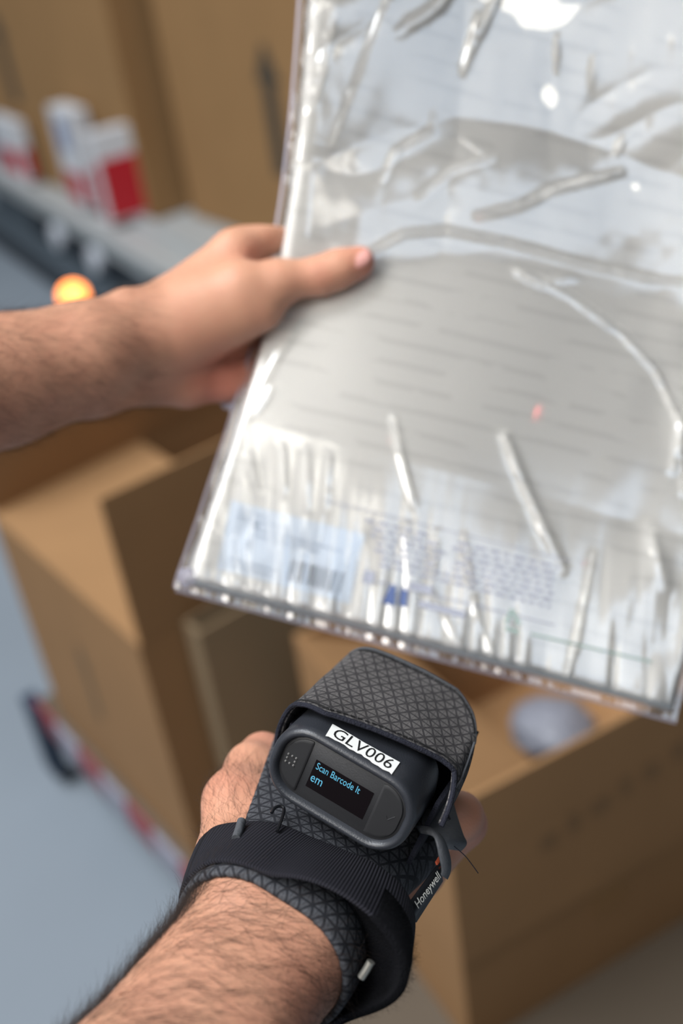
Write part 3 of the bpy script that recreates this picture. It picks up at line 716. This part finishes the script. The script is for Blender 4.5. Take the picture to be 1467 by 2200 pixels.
def blush(V, spots):
    b = np.zeros(len(V))
    for p, r, k in spots: b = np.maximum(b, k * np.exp(-((V - np.array(p)) ** 2).sum(1) / r ** 2))
    return b
set_attr(armL, 'blush', blush(VL, [(q3(780, 570, DT - .01), 14, .9), (q3(480, 815, e + .012), 26, 1), (q3(690, 590, DT - .018), 8, .55), (q3(550, 545, e), 10, .5)]))
nl = vnormals(Vw, F)
# thumb nail
nc = q3(769, 552, DT - .0188); 
bm = bmesh.new(); bmesh.ops.create_uvsphere(bm, u_segments=20, v_segments=10, radius=1)
ta = q3(790, 545, DT) - q3(735, 567, DT); ta /= np.linalg.norm(ta); tz = np.array([-.08, -.42, -.9]); tz -= tz.dot(ta) * ta; tz /= np.linalg.norm(tz); tb = np.cross(tz, ta)
for v in bm.verts:
    p = np.sign(v.co.x) * abs(v.co.x) ** .75 * 7.6 * ta + v.co.y * 6.0 * tb + (v.co.z * 1.3 - 2.0 * v.co.y ** 2) * tz
    v.co = Vector(R @ ((nc + p) / 1000) + np.array([0, 0, EYE]))
mkbm('nail', bm, NAIL, armL, smooth=True); 

# ---- right arm, local millimetres
fr = Field((-100, -270, -190), (84, 112, 12), 1.3)
fr.cap((-4, -40, -50), (14, -40, -50), 24, 24, 4)
fr.cap((-4, -40, -50), (-5, -120, -77), 24.5, 29, 9); fr.cap((13, -40, -50), (14, -120, -72), 24, 31, 9)
fr.cap((-5, -120, -77), (-4, -260, -130), 29, 38, 8); fr.cap((14, -120, -72), (8, -260, -125), 31, 38, 8)
fr.cap((-4, -40, -50), (-8, -12, -47), 24, 20, 8); fr.cap((14, -40, -50), (12, -12, -47), 24, 20, 8)
for (a, b, ra, rb) in [((-14, -22, -47), (-33, 60, -42), 17, 12.5), ((-2, -22, -45), (-11, 66, -39), 17, 13), ((8, -22, -45), (12, 62, -39), 16, 12.5), ((16, -20, -48), (34, 50, -38), 15, 12)]:
    fr.cap(a, b, ra, rb, 6)
fr.cap((-10, -10, -62), (-12, 48, -62), 17, 15, 10); fr.cap((14, -8, -62), (22, 42, -60), 16, 14, 10)
fr.chain([(-33, 60, -42), (-36, 92, -64), (-35, 76, -90), (-31, 52, -88)], [12.5, 10.5, 9.5, 8.5], 4)
fr.chain([(-11, 66, -39), (-12, 100, -66), (-12, 80, -94), (-10, 55, -92)], [13, 10.8, 9.8, 8.8], 4)
fr.chain([(12, 62, -39), (15, 94, -66), (15, 76, -93), (13, 52, -91)], [12.5, 10.2, 9.4, 8.4], 4)
fr.chain([(34, 50, -38), (45, 63, -24), (48, 74, -34), (42, 66, -66), (36, 46, -82)], [12, 10.2, 10.0, 8.8, 7.8], 5)
fr.chain([(-12, -26, -54), (-30, -12, -53), (-46, 18, -49), (-51, 42, -46), (-52, 58, -48), (-44, 86, -66)], [18, 14, 13.2, 10.8, 10.0, 8.8], 7)
fr.cap((-36, 10, -50), (-38, 44, -50), 13, 11, 10)                                     # first web
V, F = surface_nets(fr.D, fr.lo, fr.h); V = relax(V, F, 2, .4); VR, FR_ = V, F
armR = mk('arm', V / 1000, F, SKIN, person, M=HF, smooth=True, label='gloved right arm in a loose fist')
set_attr(armR, 'blush', blush(V, [((48, 72, -30), 16, .7), ((-52, 16, -42), 18, .35), ((-54, 56, -42), 12, .5), ((36, -70, -40), 22, .35)]))
nr = vnormals(V, F)

# ---- hairs
def hairs_on(name, V, F, Nn, mask, count, dirf, L, parent, M, scale, rad, lift=.35, curl=.35, spread=.35, droop=None):
    fc = V[F].mean(1); ok = np.where(mask(fc))[0]
    pick = RNG.choice(ok, count); wv = RNG.dirichlet([1, 1, 1, 1], count)
    P = (V[F[pick]] * wv[:, :, None]).sum(1); n = (Nn[F[pick]] * wv[:, :, None]).sum(1)
    d = dirf(P); d = d + RNG.normal(0, spread, d.shape); d -= (d * n).sum(1)[:, None] * n; d /= np.linalg.norm(d, axis=1)[:, None] + 1e-9
    d = d + n * RNG.uniform(.4, 1.3, count)[:, None] * lift; d /= np.linalg.norm(d, axis=1)[:, None]
    return hair(name, P / scale if M is not None else P, d, RNG.uniform(.55, 1.15, count) * L, HAIRM, parent, rad, 6, curl, droop=-.55 * n, M=M)
def cell_mask(V, lo, k, seed): 
    return np.random.default_rng(seed).random(len(V)) < k
hairs_on('arm_hair', VR, FR_, nr, lambda c: (c[:, 1] < -47) & (c[:, 1] > -258) & (c[:, 2] > -98 + (c[:, 1] + 150) * .45), 6000, lambda P: np.array([[.9, .22, .1]]) + 0 * P, .021, armR, HF, 1000, .000042, lift=.32)
hairs_on('arm_hair', VR, FR_, nr, lambda c: (c[:, 1] < -44) & (c[:, 1] > -165) & (c[:, 0] < -22 + (c[:, 1] + 44) * .16) & (c[:, 2] > -112), 1900, lambda P: np.array([[-.2, .75, .55]]) + 0 * P, .014, armR, HF, 1000, .000042, lift=.55, curl=.5)
hairs_on('hand_hair', VR, FR_, nr, lambda c: (c[:, 1] < 34) & (c[:, 1] > -22) & (c[:, 0] < -28) & (c[:, 2] > -52), 520, lambda P: np.array([[-.5, .7, -.1]]) + 0 * P, .011, armR, HF, 1000, .000030, lift=.3)
Vc = (VL / 1000)
def lmask(c):
    px = c[:, 0] / c[:, 2] * FPX + CX; return (px < 330) & (px > -420)
fl_d = R @ np.array([.75, .25, .35])

def hairs_left(count, d0, L, mask, lift):
    fcen = VL[FL_].mean(1); ok = np.where(mask(fcen))[0]; pick = RNG.choice(ok, count)
    P = Vw[FL_[pick]].mean(1); n = nl[FL_[pick]].mean(1)
    d = d0 + RNG.normal(0, .35, (count, 3)); d -= (d * n).sum(1)[:, None] * n; d /= np.linalg.norm(d, axis=1)[:, None]
    d = d + n * lift * RNG.uniform(.4, 1.3, count)[:, None]; d /= np.linalg.norm(d, axis=1)[:, None]
    hair('arm_hair', P, d, RNG.uniform(.6, 1.1, count) * L, HAIRM, armL, .00004, 6, .4, droop=-.5 * n)
hairs_left(4200, fl_d, .017, lmask, .4)

# ------------------------------------------------------------------ glove
glove = empty('scanner_glove', M=HF, label='dark patterned fabric work glove with black wrist strap on the near hand', cat='glove')
G = HF
def set_pat(o, arr):
    a = o.data.attributes.new('pat', 'FLOAT_VECTOR', 'POINT'); a.data.foreach_set('vector', np.asarray(arr, np.float32).ravel())
D = fr.D; X, Y, Z = np.meshgrid(*[a.astype(np.float32) for a in fr.ax], indexing='ij')
left = -(X - (-31 - (Y + 10) * 0.285))                    # positive outside: thumb side stays bare
left = np.where(Y > -36, left, -50)
reg_ = np.maximum(np.maximum(-(Y + 51), Y - np.where(X > 30, 66 - (X - 30) * 1.6, 66)), left)
reg_ = np.maximum(reg_, np.where(Y > -30, -58 - Z - np.clip(X, 0, 40) * .1, -50))
sh = np.maximum(np.maximum(D - 3.0, -(D - 0.3)), reg_)
# rounded rim at the wrist
V, F = surface_nets(sh, fr.lo, fr.h); V = relax(V, F, 2, .5)
gb = mk('glove_body', V / 1000, F, FABD, glove, M=G, smooth=True)
ang = np.arctan2(V[:, 2] + 50, V[:, 0] - 5)
set_pat(gb, np.stack([np.where(V[:, 1] < -30, ang * .032, V[:, 0] / 1000), V[:, 1] / 1000, 0 * ang], 1))
# wrist strap: a loose band round the wrist
nearr = [(-25.8, -54.4), (-17.5, -33.9), (-7.3, -20.1), (4.2, -11), (16.3, -7.2), (29.9, -7.7), (43.8, -11.9), (55.2, -19.1), (60.3, -27.5), (59, -39), (50.4, -53.5), (36.7, -67.1), (12.3, -79), (-12, -80), (-24, -70)]
farr = [(-40, -48), (-27, -32.8), (-6.8, -22), (13.3, -17.1), (29.9, -14.8), (44.7, -19), (52.6, -31.2), (55, -46), (50, -60), (36, -73), (12, -82), (-15, -80), (-36, -66)]
C0 = np.array([12., -46.])
def polar(pts, th):
    P = spline(pts, 160, True) - C0; a = np.arctan2(P[:, 1], P[:, 0]); r = np.hypot(P[:, 0], P[:, 1]); i = np.argsort(a)
    return np.interp(th, a[i], r[i], period=2 * math.pi)
th = np.linspace(-math.pi, math.pi, 120, endpoint=False); rn, rf = polar(nearr, th), polar(farr, th)
def arm_radius(u_):                                                    # how far the arm reaches from the strap's centre at a station
    j = int((u_ - fr.lo[1]) / fr.h); out = []
    for t in th:
        rr = np.arange(2, 75, .5); i0 = ((C0[0] + rr * math.cos(t) - fr.lo[0]) / fr.h).astype(int).clip(0, D.shape[0] - 1); i2 = ((C0[1] + rr * math.sin(t) - fr.lo[2]) / fr.h).astype(int).clip(0, D.shape[2] - 1)
        ins = np.where(D[i0, j, i2] < 0)[0]; out.append(rr[ins[-1]] if len(ins) else 0)
    return np.array(out)
an, af = arm_radius(-44), arm_radius(-20)
rn = np.maximum(rn, an + 6.0); rf = np.maximum(rf, af + 5.0)
ksm = np.array([1, 2, 3, 4, 3, 2, 1]) / 16; smo = lambda v: np.convolve(np.concatenate([v[-3:], v, v[:3]]), ksm, 'valid')
rn, rf = smo(smo(rn)), smo(smo(rf))
prof = []
for (f, off) in [(0, -1.9), (0, -.4), (.03, 0), (.25, .4), (.5, .6), (.75, .4), (.97, 0), (1, -.4), (1, -1.9), (.5, -1.7), (.05, -2.0)]:
    rr = rn * (1 - f) + rf * f + off; uu = -47 + 35 * f + 2.5 * np.sin(th * 2 + 1) * (1 - f)
    prof.append([(C0[0] + r * math.cos(t), u_, C0[1] + r * math.sin(t)) for r, t, u_ in zip(rr, th, uu)])
prof.append(prof[0])
V, F = loft([mm(p) for p in prof], True, False)
WEB = mat('ribbed_webbing', srgb(34, 35, 44), 0.85, spec=.2); nt_ = WEB.node_tree; _b = nt_.nodes['Principled BSDF']
_at = nt_.nodes.new('ShaderNodeAttribute'); _at.attribute_name = 'pat'; _sp = nt_.nodes.new('ShaderNodeSeparateXYZ'); nt_.links.new(_at.outputs['Vector'], _sp.inputs[0])
_w = math_node(nt_, 'ADD', math_node(nt_, 'MULTIPLY', math_node(nt_, 'SINE', math_node(nt_, 'MULTIPLY', _sp.outputs[0], 190)), .5), .5)
_mx = nt_.nodes.new('ShaderNodeMix'); _mx.data_type = 'RGBA'; _mx.inputs['A'].default_value = srgb(18, 18, 23); _mx.inputs['B'].default_value = srgb(38, 37, 44)
nt_.links.new(_w, _mx.inputs['Factor']); nt_.links.new(_mx.outputs['Result'], _b.inputs['Base Color'])
_bp = nt_.nodes.new('ShaderNodeBump'); _bp.inputs['Strength'].default_value = .6; _bp.inputs['Distance'].default_value = .0008; nt_.links.new(_w, _bp.inputs['Height']); nt_.links.new(_bp.outputs['Normal'], _b.inputs['Normal'])
stp = mk('wrist_strap', V, F, WEB, glove, M=G, smooth=True); V = np.array(V)
set_pat(stp, np.stack([np.arctan2(V[:, 2] - C0[1] / 1000, V[:, 0] - C0[0] / 1000), V[:, 1], 0 * V[:, 0]], 1))
# plush lining showing on the strap's lower right, and its loose fibres
prof = []
for (f, off) in [(-.02, -2.4), (.0, 1.0), (.3, 1.3), (.62, .8), (.62, -2.6), (.3, -3.2)]:
    sel = [k for k in range(120) if -1.9 < th[k] < .95]
    prof.append([(C0[0] + (rn[k] * (1 - f) + rf[k] * f + off) * math.cos(th[k]), -46 + 33 * f, C0[1] + (rn[k] * (1 - f) + rf[k] * f + off) * math.sin(th[k])) for k in sel])
prof.append(prof[0]); V, F = loft([mm(p) for p in prof], False)
mk('plush_patch', V, F, PLUSH, glove, M=G, smooth=True)
ri = smo(an) + 1.0; lin = [[(C0[0] + r * math.cos(t), u_, C0[1] + r * math.sin(t)) for r, t in zip(R_, th)] for R_, u_ in ((rn - 2.2, -41), (rn * .6 + ri * .4, -34), (ri, -30))]
V, F = loft([mm(p) for p in lin], True, False); mk('plush_lining', V, F, PLUSH, glove, M=G, smooth=True)
k = RNG.choice([i for i in range(120) if -1.9 < th[i] < 1.1], 1500); f = RNG.uniform(-.02, .6, 1500); rr = rn[k] * (1 - f) + rf[k] * f + 1
P = np.stack([C0[0] + rr * np.cos(th[k]), -46 + 33 * f, C0[1] + rr * np.sin(th[k])], 1) / 1000
dd = np.stack([np.cos(th[k]), RNG.normal(-.1, .5, 1500), np.sin(th[k])], 1) + RNG.normal(0, .5, (1500, 3)); dd /= np.linalg.norm(dd, axis=1)[:, None]
hair('fibre', P, dd, RNG.uniform(.0015, .0055, 1500), PLUSH, glove, .00003, 5, 1.6, M=G)

# hood: the padded cover over the scanner
prof = spline([(-36, -12), (-38.5, 0), (-37, 13), (-31, 22), (-20, 25.2), (0, 26), (18, 25.6), (30, 24), (37, 21.5), (41.5, 14), (43, 5)], 61)
arc = np.concatenate([[0], np.cumsum(np.linalg.norm(np.diff(prof, axis=0), axis=1))]) / 1000; sk = np.linspace(0, 10, 61)
U0 = np.interp(sk, range(11), [16, 15, 13, 6, 4, 11, 16, 20, 21, 13, 6]); U1 = np.interp(sk, range(11), [70, 71, 72, 73, 74, 76, 76, 66, 52, 35, 14])
nv = 26; V = []; pat = []
for j in range(nv):
    q = j / (nv - 1)
    for i in range(61):
        u_ = U0[i] * (1 - q) + U1[i] * q
        sag = -1.2 * math.sin(q * math.pi) * (0.5 + .5 * math.sin(i * .35)) + .5 * float(vnoise(np.array(i * .22), np.array(q * 4.0), 4))
        V.append((prof[i][0], u_, prof[i][1] + sag)); pat.append((arc[i], u_ / 1000, 0))
F = [(j * 61 + i, j * 61 + i + 1, (j + 1) * 61 + i + 1, (j + 1) * 61 + i) for j in range(nv - 1) for i in range(60)]
Vh = np.array(V); hood = mk('hood', mm(V), F, FAB, glove, M=G, smooth=True); set_pat(hood, pat)
md = hood.modifiers.new('thickness', 'SOLIDIFY'); md.thickness = .0018; md.offset = -1
# front lip of the hood
rings = []
for du, dw in [(-.5, .5), (1.2, .6), (2.8, -.8), (3.2, -4), (2.6, -12), (.8, -24), (-.8, -12), (-.5, -1)]:
    rings.append([(prof[i][0] * (.98 if dw < -3 else 1), U1[i] + du, prof[i][1] + dw) for i in range(14, 50)])
rings.append(rings[0]); V, F = loft([mm(r_) for r_ in rings], False); mk('front_lip', V, F, LEATHER, glove, M=G, smooth=True)
# piping round the hood rim and stitches
tubeobj('rim_piping', mm([(prof[i][0], U0[i] - .3, prof[i][1] - .6) for i in range(61)]), .0011, STRAP, glove, G)
bm = bmesh.new()
def stitch(p, d):
    d = d / (np.linalg.norm(d) + 1e-9); z = np.array([0, 0, 1.]); y_ = np.cross(z, d); y_ /= np.linalg.norm(y_) + 1e-9; z = np.cross(d, y_)
    Mx = Matrix(((d[0], y_[0], z[0], p[0]), (d[1], y_[1], z[1], p[1]), (d[2], y_[2], z[2], p[2]), (0, 0, 0, 1)))
    add_box(bm, (-.0010, -.00026, -.00025), (.0010, .00026, .00025), Mx)
for (lo_, hi_, fn) in ((12, 52, lambda i: U0[i] + 2.6), (18, 47, lambda i: U1[i] - 2.6)):
    path = [(prof[i][0], fn(i), prof[i][1] + .35 - .02) for i in range(lo_, hi_)]
    path = spline(path, int((hi_ - lo_) * 1.15)) / 1000
    for i in range(len(path) - 1): stitch((path[i] + path[i + 1]) / 2, path[i + 1] - path[i])
mkbm('stitching', bm, TXT, glove, G, kind='stuff')
seam = [tuple(Vh[j * 61 + i] + [0.3, 0, .35]) for j, i in ((22, 48), (19, 49), (16, 50), (12, 51), (8, 52), (4, 52), (1, 52))]
tubeobj('seam', spline(mm(seam), 30), .0005, LEATHER, glove, G, n=6)
# side walls under the hood, in its shade
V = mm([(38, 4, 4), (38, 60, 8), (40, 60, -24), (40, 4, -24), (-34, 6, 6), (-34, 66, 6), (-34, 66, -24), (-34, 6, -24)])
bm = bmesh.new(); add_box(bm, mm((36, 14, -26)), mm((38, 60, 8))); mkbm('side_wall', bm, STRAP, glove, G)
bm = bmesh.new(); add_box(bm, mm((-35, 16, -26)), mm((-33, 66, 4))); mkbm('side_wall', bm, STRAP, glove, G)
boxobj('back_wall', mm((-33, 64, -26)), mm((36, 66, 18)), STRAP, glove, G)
# hooks and pins
def hp_(px, py, ax, v): return hinv(px, py, ax, v) / 1000
tubeobj('hook', spline([hp_(583, 1747, 2, -21.5), hp_(590, 1736, 2, -20.5), hp_(602, 1732, 2, -20), hp_(610, 1739, 2, -20), hp_(605, 1760, 2, -19.5), hp_(595, 1786, 2, -20)], 24), .0007, BLACK, glove, G)
tubeobj('pin', spline([hp_(519, 1764, 2, -27), hp_(514, 1782, 2, -27), hp_(507, 1802, 2, -27)], 8), .0019, LEATHER, glove, G, n=12)
tubeobj('pin', [hp_(797, 2066, 1, -45), hp_(788, 2082, 1, -46), hp_(776, 2100, 1, -47)], .0016, CHROME, glove, G, n=12, label='worn metal pin')
# leather tabs, tag and loose thread on the little finger side
def world_strip(name, rows, m, thick=.0011, **t):
    rings = [[Vector(at(*a)), Vector(at(*[(x_ + y_) / 2 for x_, y_ in zip(a, b)])), Vector(at(*b))] for a, b in rows]
    P = np.array(rings); n_ = 24; out = []
    for c in range(3): out.append(spline(P[:, c], n_))
    return loftobj(name, [[out[c][i] for c in range(3)] for i in range(n_)], m, glove, None, closed=False, solid=thick, **t)
world_strip('leather_tab', [((915, 1740, .492), (972, 1722, .505)), ((906, 1768, .484), (982, 1758, .498)), ((926, 1790, .480), (994, 1795, .492)), ((948, 1806, .480), (1001, 1812, .492)), ((958, 1822, .486), (990, 1826, .496))], LEATHER)
world_strip('leather_loop', [((893, 1774, .482), (903, 1790, .479)), ((925, 1778, .478), (928, 1796, .475)), ((950, 1800, .476), (938, 1812, .472)), ((965, 1838, .476), (944, 1840, .472)), ((967, 1868, .478), (950, 1868, .474)), ((960, 1888, .480), (948, 1880, .476))], LEATHER)
TG = [(880, 1938, .466), (893, 1982, .466), (950, 1893, .482), (944, 1852, .482)]
world_strip('brand_tag', [(TG[0], TG[1]), (tuple((a + b) / 2 for a, b in zip(TG[0], TG[3])), tuple((a + b) / 2 for a, b in zip(TG[1], TG[2]))), (TG[3], TG[2])], BLACK, .0008)
p0, p1, p2 = at(886, 1947, .4645), at(945, 1866, .4805), at(895, 1975, .4645)
xa = (p1 - p0); Lx = np.linalg.norm(xa); xa /= Lx; ya = p0 - p2; ya -= ya.dot(xa) * xa; ya /= np.linalg.norm(ya); za = np.cross(xa, ya)
c_ = (p0 + p1) / 2 - ya * .0015 - za * 0 + (np.array([0, 0, EYE]) - p0) / np.linalg.norm(np.array([0, 0, EYE]) - p0) * .0012
TM = np.eye(4); TM[:3, 0] = xa; TM[:3, 1] = ya; TM[:3, 2] = za; TM[:3, 3] = c_
tx = text('woven_lettering', 'Honeywell', .0052, GOLDW, glove, Matrix(TM.tolist()), sx=.86)
world_strip('lining_edge', [((936, 1852, .481), (942, 1868, .481)), ((944, 1838, .484), (952, 1850, .484))], mat('orange_thread', srgb(150, 62, 34), .8), .001)
tubeobj('loose_thread', spline([at(975, 1818, .486), at(998, 1838, .486), at(1014, 1858, .488), at(1027, 1876, .490)], 20), .00022, STRAP, glove, None, n=5)

# ------------------------------------------------------------------ scanner module
scan = empty('barcode_scanner', M=HF, label='dark grey barcode scanner with lit screen and white sticker, under the glove hood', cat='scanner')
uf = -3.0; c0 = hinv(733, 1693, 1, uf); RC, WC = c0[0], c0[2]
def rrect(a, b, rad, n=12):
    out = []
    for cxr, cyr, st_ in ((a - rad, b - rad, 0), (-(a - rad), b - rad, 90), (-(a - rad), -(b - rad), 180), (a - rad, -(b - rad), 270)):
        for k in range(n + 1):
            t = math.radians(st_ + 90 * k / n); out.append((RC + cxr + rad * math.cos(t), WC + cyr + rad * math.sin(t)))
    return out
A_, B_, RD = 33.2, 18.6, 16.2
def ring(u_, ins): return mm([(p[0], u_, p[1]) for p in rrect(A_ - ins, B_ - ins, RD - ins)])
loftobj('housing', [ring(uf + .9, 4.6), ring(uf - 1.6, 4.0), ring(uf - 2.6, 3.0), ring(uf - 2.7, 1.9), ring(uf - 2.0, .8), ring(uf - .6, .15), ring(uf + 1.2, 0), ring(uf + 10, -.02), ring(uf + 26, 0), ring(uf + 34, 1.5), ring(uf + 36, 4)], PLASTIC, scan, G, smooth=True)
loftobj('face_plate', [ring(uf + 1.2, 4.2), ring(uf + .2, 4.25), ring(uf, 4.5)], PLASTICM, scan, G)
def button(sgn):
    pts = [p for p in rrect(A_ - 5.6, B_ - 5.6, RD - 5.6, 16)]
    cut = RC + sgn * 16.6 - 1.0
    pp = [p for p in pts if (p[0] - cut) * sgn > 0]
    pp.sort(key=lambda p: math.atan2(p[1] - WC, (p[0] - (RC + sgn * 22)))if sgn > 0 else math.atan2(p[1] - WC, -(p[0] - (RC + sgn * 22))))
    top = max(p[1] for p in pp); bot = min(p[1] for p in pp)
    pp = [(cut, bot + .6)] + pp + [(cut, top - .6)]
    cen = np.mean(np.array(pp), 0)
    rg = lambda u_, s_: mm([(cen[0] + (p[0] - cen[0]) * s_, u_, cen[1] + (p[1] - cen[1]) * s_) for p in pp])
    o = loftobj('button', [rg(uf + .3, 1.0), rg(uf - .35, 1.0), rg(uf - .7, .95), rg(uf - .75, .85)], BTN, scan, G)
    return o, cen
bl_, cl = button(-1); br_, cr = button(1)
bm = bmesh.new()
for i in range(3):
    for j in range(3):
        if (i, j) == (1, 1): continue
        bmesh.ops.create_icosphere(bm, subdivisions=1, radius=.00062, matrix=Matrix.Translation(mm((cl[0] - .4 + (i - 1) * 1.9, uf - .85, cl[1] + (j - 1) * 1.9))))
mkbm('button_icon', bm, BTNI, bl_, G)
tubeobj('button_icon', mm([(cr[0] - 1.6, uf - .8, cr[1] + .2), (cr[0] - .4, uf - .8, cr[1] - 1.3), (cr[0] + 2.0, uf - .8, cr[1] + 1.9)]), .0002, mat('dark_icon', srgb(34, 34, 36), .6), br_, G, n=5)
sc_ = hinv(729, 1696, 1, uf - .1)
scr = boxobj('screen', mm((sc_[0] - 13.8, uf - .15, sc_[2] - 7.0)), mm((sc_[0] + 13.8, uf + .5, sc_[2] + 7.0)), SCREEN, scan, G)
FMx = Matrix(((1, 0, 0, 0), (0, 0, -1, 0), (0, 1, 0, 0), (0, 0, 0, 1)))      # text x -> r, y -> w, z -> -u
def fit_text(name, body, cen, wd, ht, m, parent, rot, **k):
    o = text(name, body, .01, m, parent, G, **k); vs = np.array([v.co[:] for v in o.data.vertices]); lo_, hi_ = vs.min(0), vs.max(0)
    T = Matrix.Translation(cen) @ rot @ Matrix.Diagonal((wd / (hi_[0] - lo_[0]), ht / (hi_[1] - lo_[1]), 1, 1)) @ Matrix.Translation((-(lo_[0] + hi_[0]) / 2, -(lo_[1] + hi_[1]) / 2, 0))
    o.data.transform(T); o.data.update(); return o
t1 = hinv(726.5, 1672, 1, uf - .2); t2 = hinv(679.5, 1677.5, 1, uf - .2)
fit_text('screen_text', 'Scan Barcode It', mm(t1), .0208, .0034, LEDT, scr, FMx, extrude=.00001)
fit_text('screen_text', 'em', mm(t2), .0054, .0029, LEDT, scr, FMx, extrude=.00001)
# torn white sticker on the top of the housing
topw = WC + B_ + .35
ed = [(-15.6, 5.9), (-10, 6.0), (0, 5.7), (9, 6.0), (16.6, 6.3)]; tear = []
xx = 16.9
rr_ = np.random.default_rng(2)
while xx > -13.5: tear.append((xx, -4.4 + rr_.uniform(-.35, .9) + (0.8 if -9 < xx < 6 else 0))); xx -= rr_.uniform(.9, 1.9)
pl = ed + tear + [(-14.2, -4.6)]
bm = bmesh.new(); f_ = bm.faces.new([bm.verts.new(mm((p[0], p[1], topw))) for p in pl]); r_ = bmesh.ops.extrude_face_region(bm, geom=[f_]); bmesh.ops.translate(bm, vec=(0, 0, .00015), verts=[v for v in r_['geom'] if isinstance(v, bmesh.types.BMVert)])
bmesh.ops.triangulate(bm, faces=bm.faces[:])
stk = mkbm('sticker', bm, STICK, scan, G, label='torn white sticker')
g_ = hinv(776, 1613, 2, topw + .2); 
fit_text('sticker_text', 'GLV006', np.array([g_[0], 1.5, topw + .2]) / 1000, 0.0275, .0078, TXT, stk, Matrix.Identity(4), extrude=.00003)
boxobj('scan_window', mm((-20, uf + 35.5, -8)), mm((20, uf + 37, 8)), SCREEN, scan, G)
# red aiming light thrown on the package by the scanner
src = HF @ Vector(mm((4, 84, 2)))
for (px, py, sz, en) in ((1155, 890, 1.6, 14.0), (1255, 1210, 1.0, 5), (1030, 456, .8, 5), (836, 950, .7, 4), (1152, 884, .7, 30.0)):
    l = bpy.data.lights.new('aiming_light', 'SPOT'); l.energy = en; l.color = (1, .05, .06); l.spot_size = math.radians(sz); l.spot_blend = .6; l.shadow_soft_size = .001
    o = bpy.data.objects.new('aiming_light', l); COL.objects.link(o); o.location = src
    o.rotation_euler = (Vector(at(px, py, pkd(px, py))) - src).to_track_quat('-Z', 'Y').to_euler()
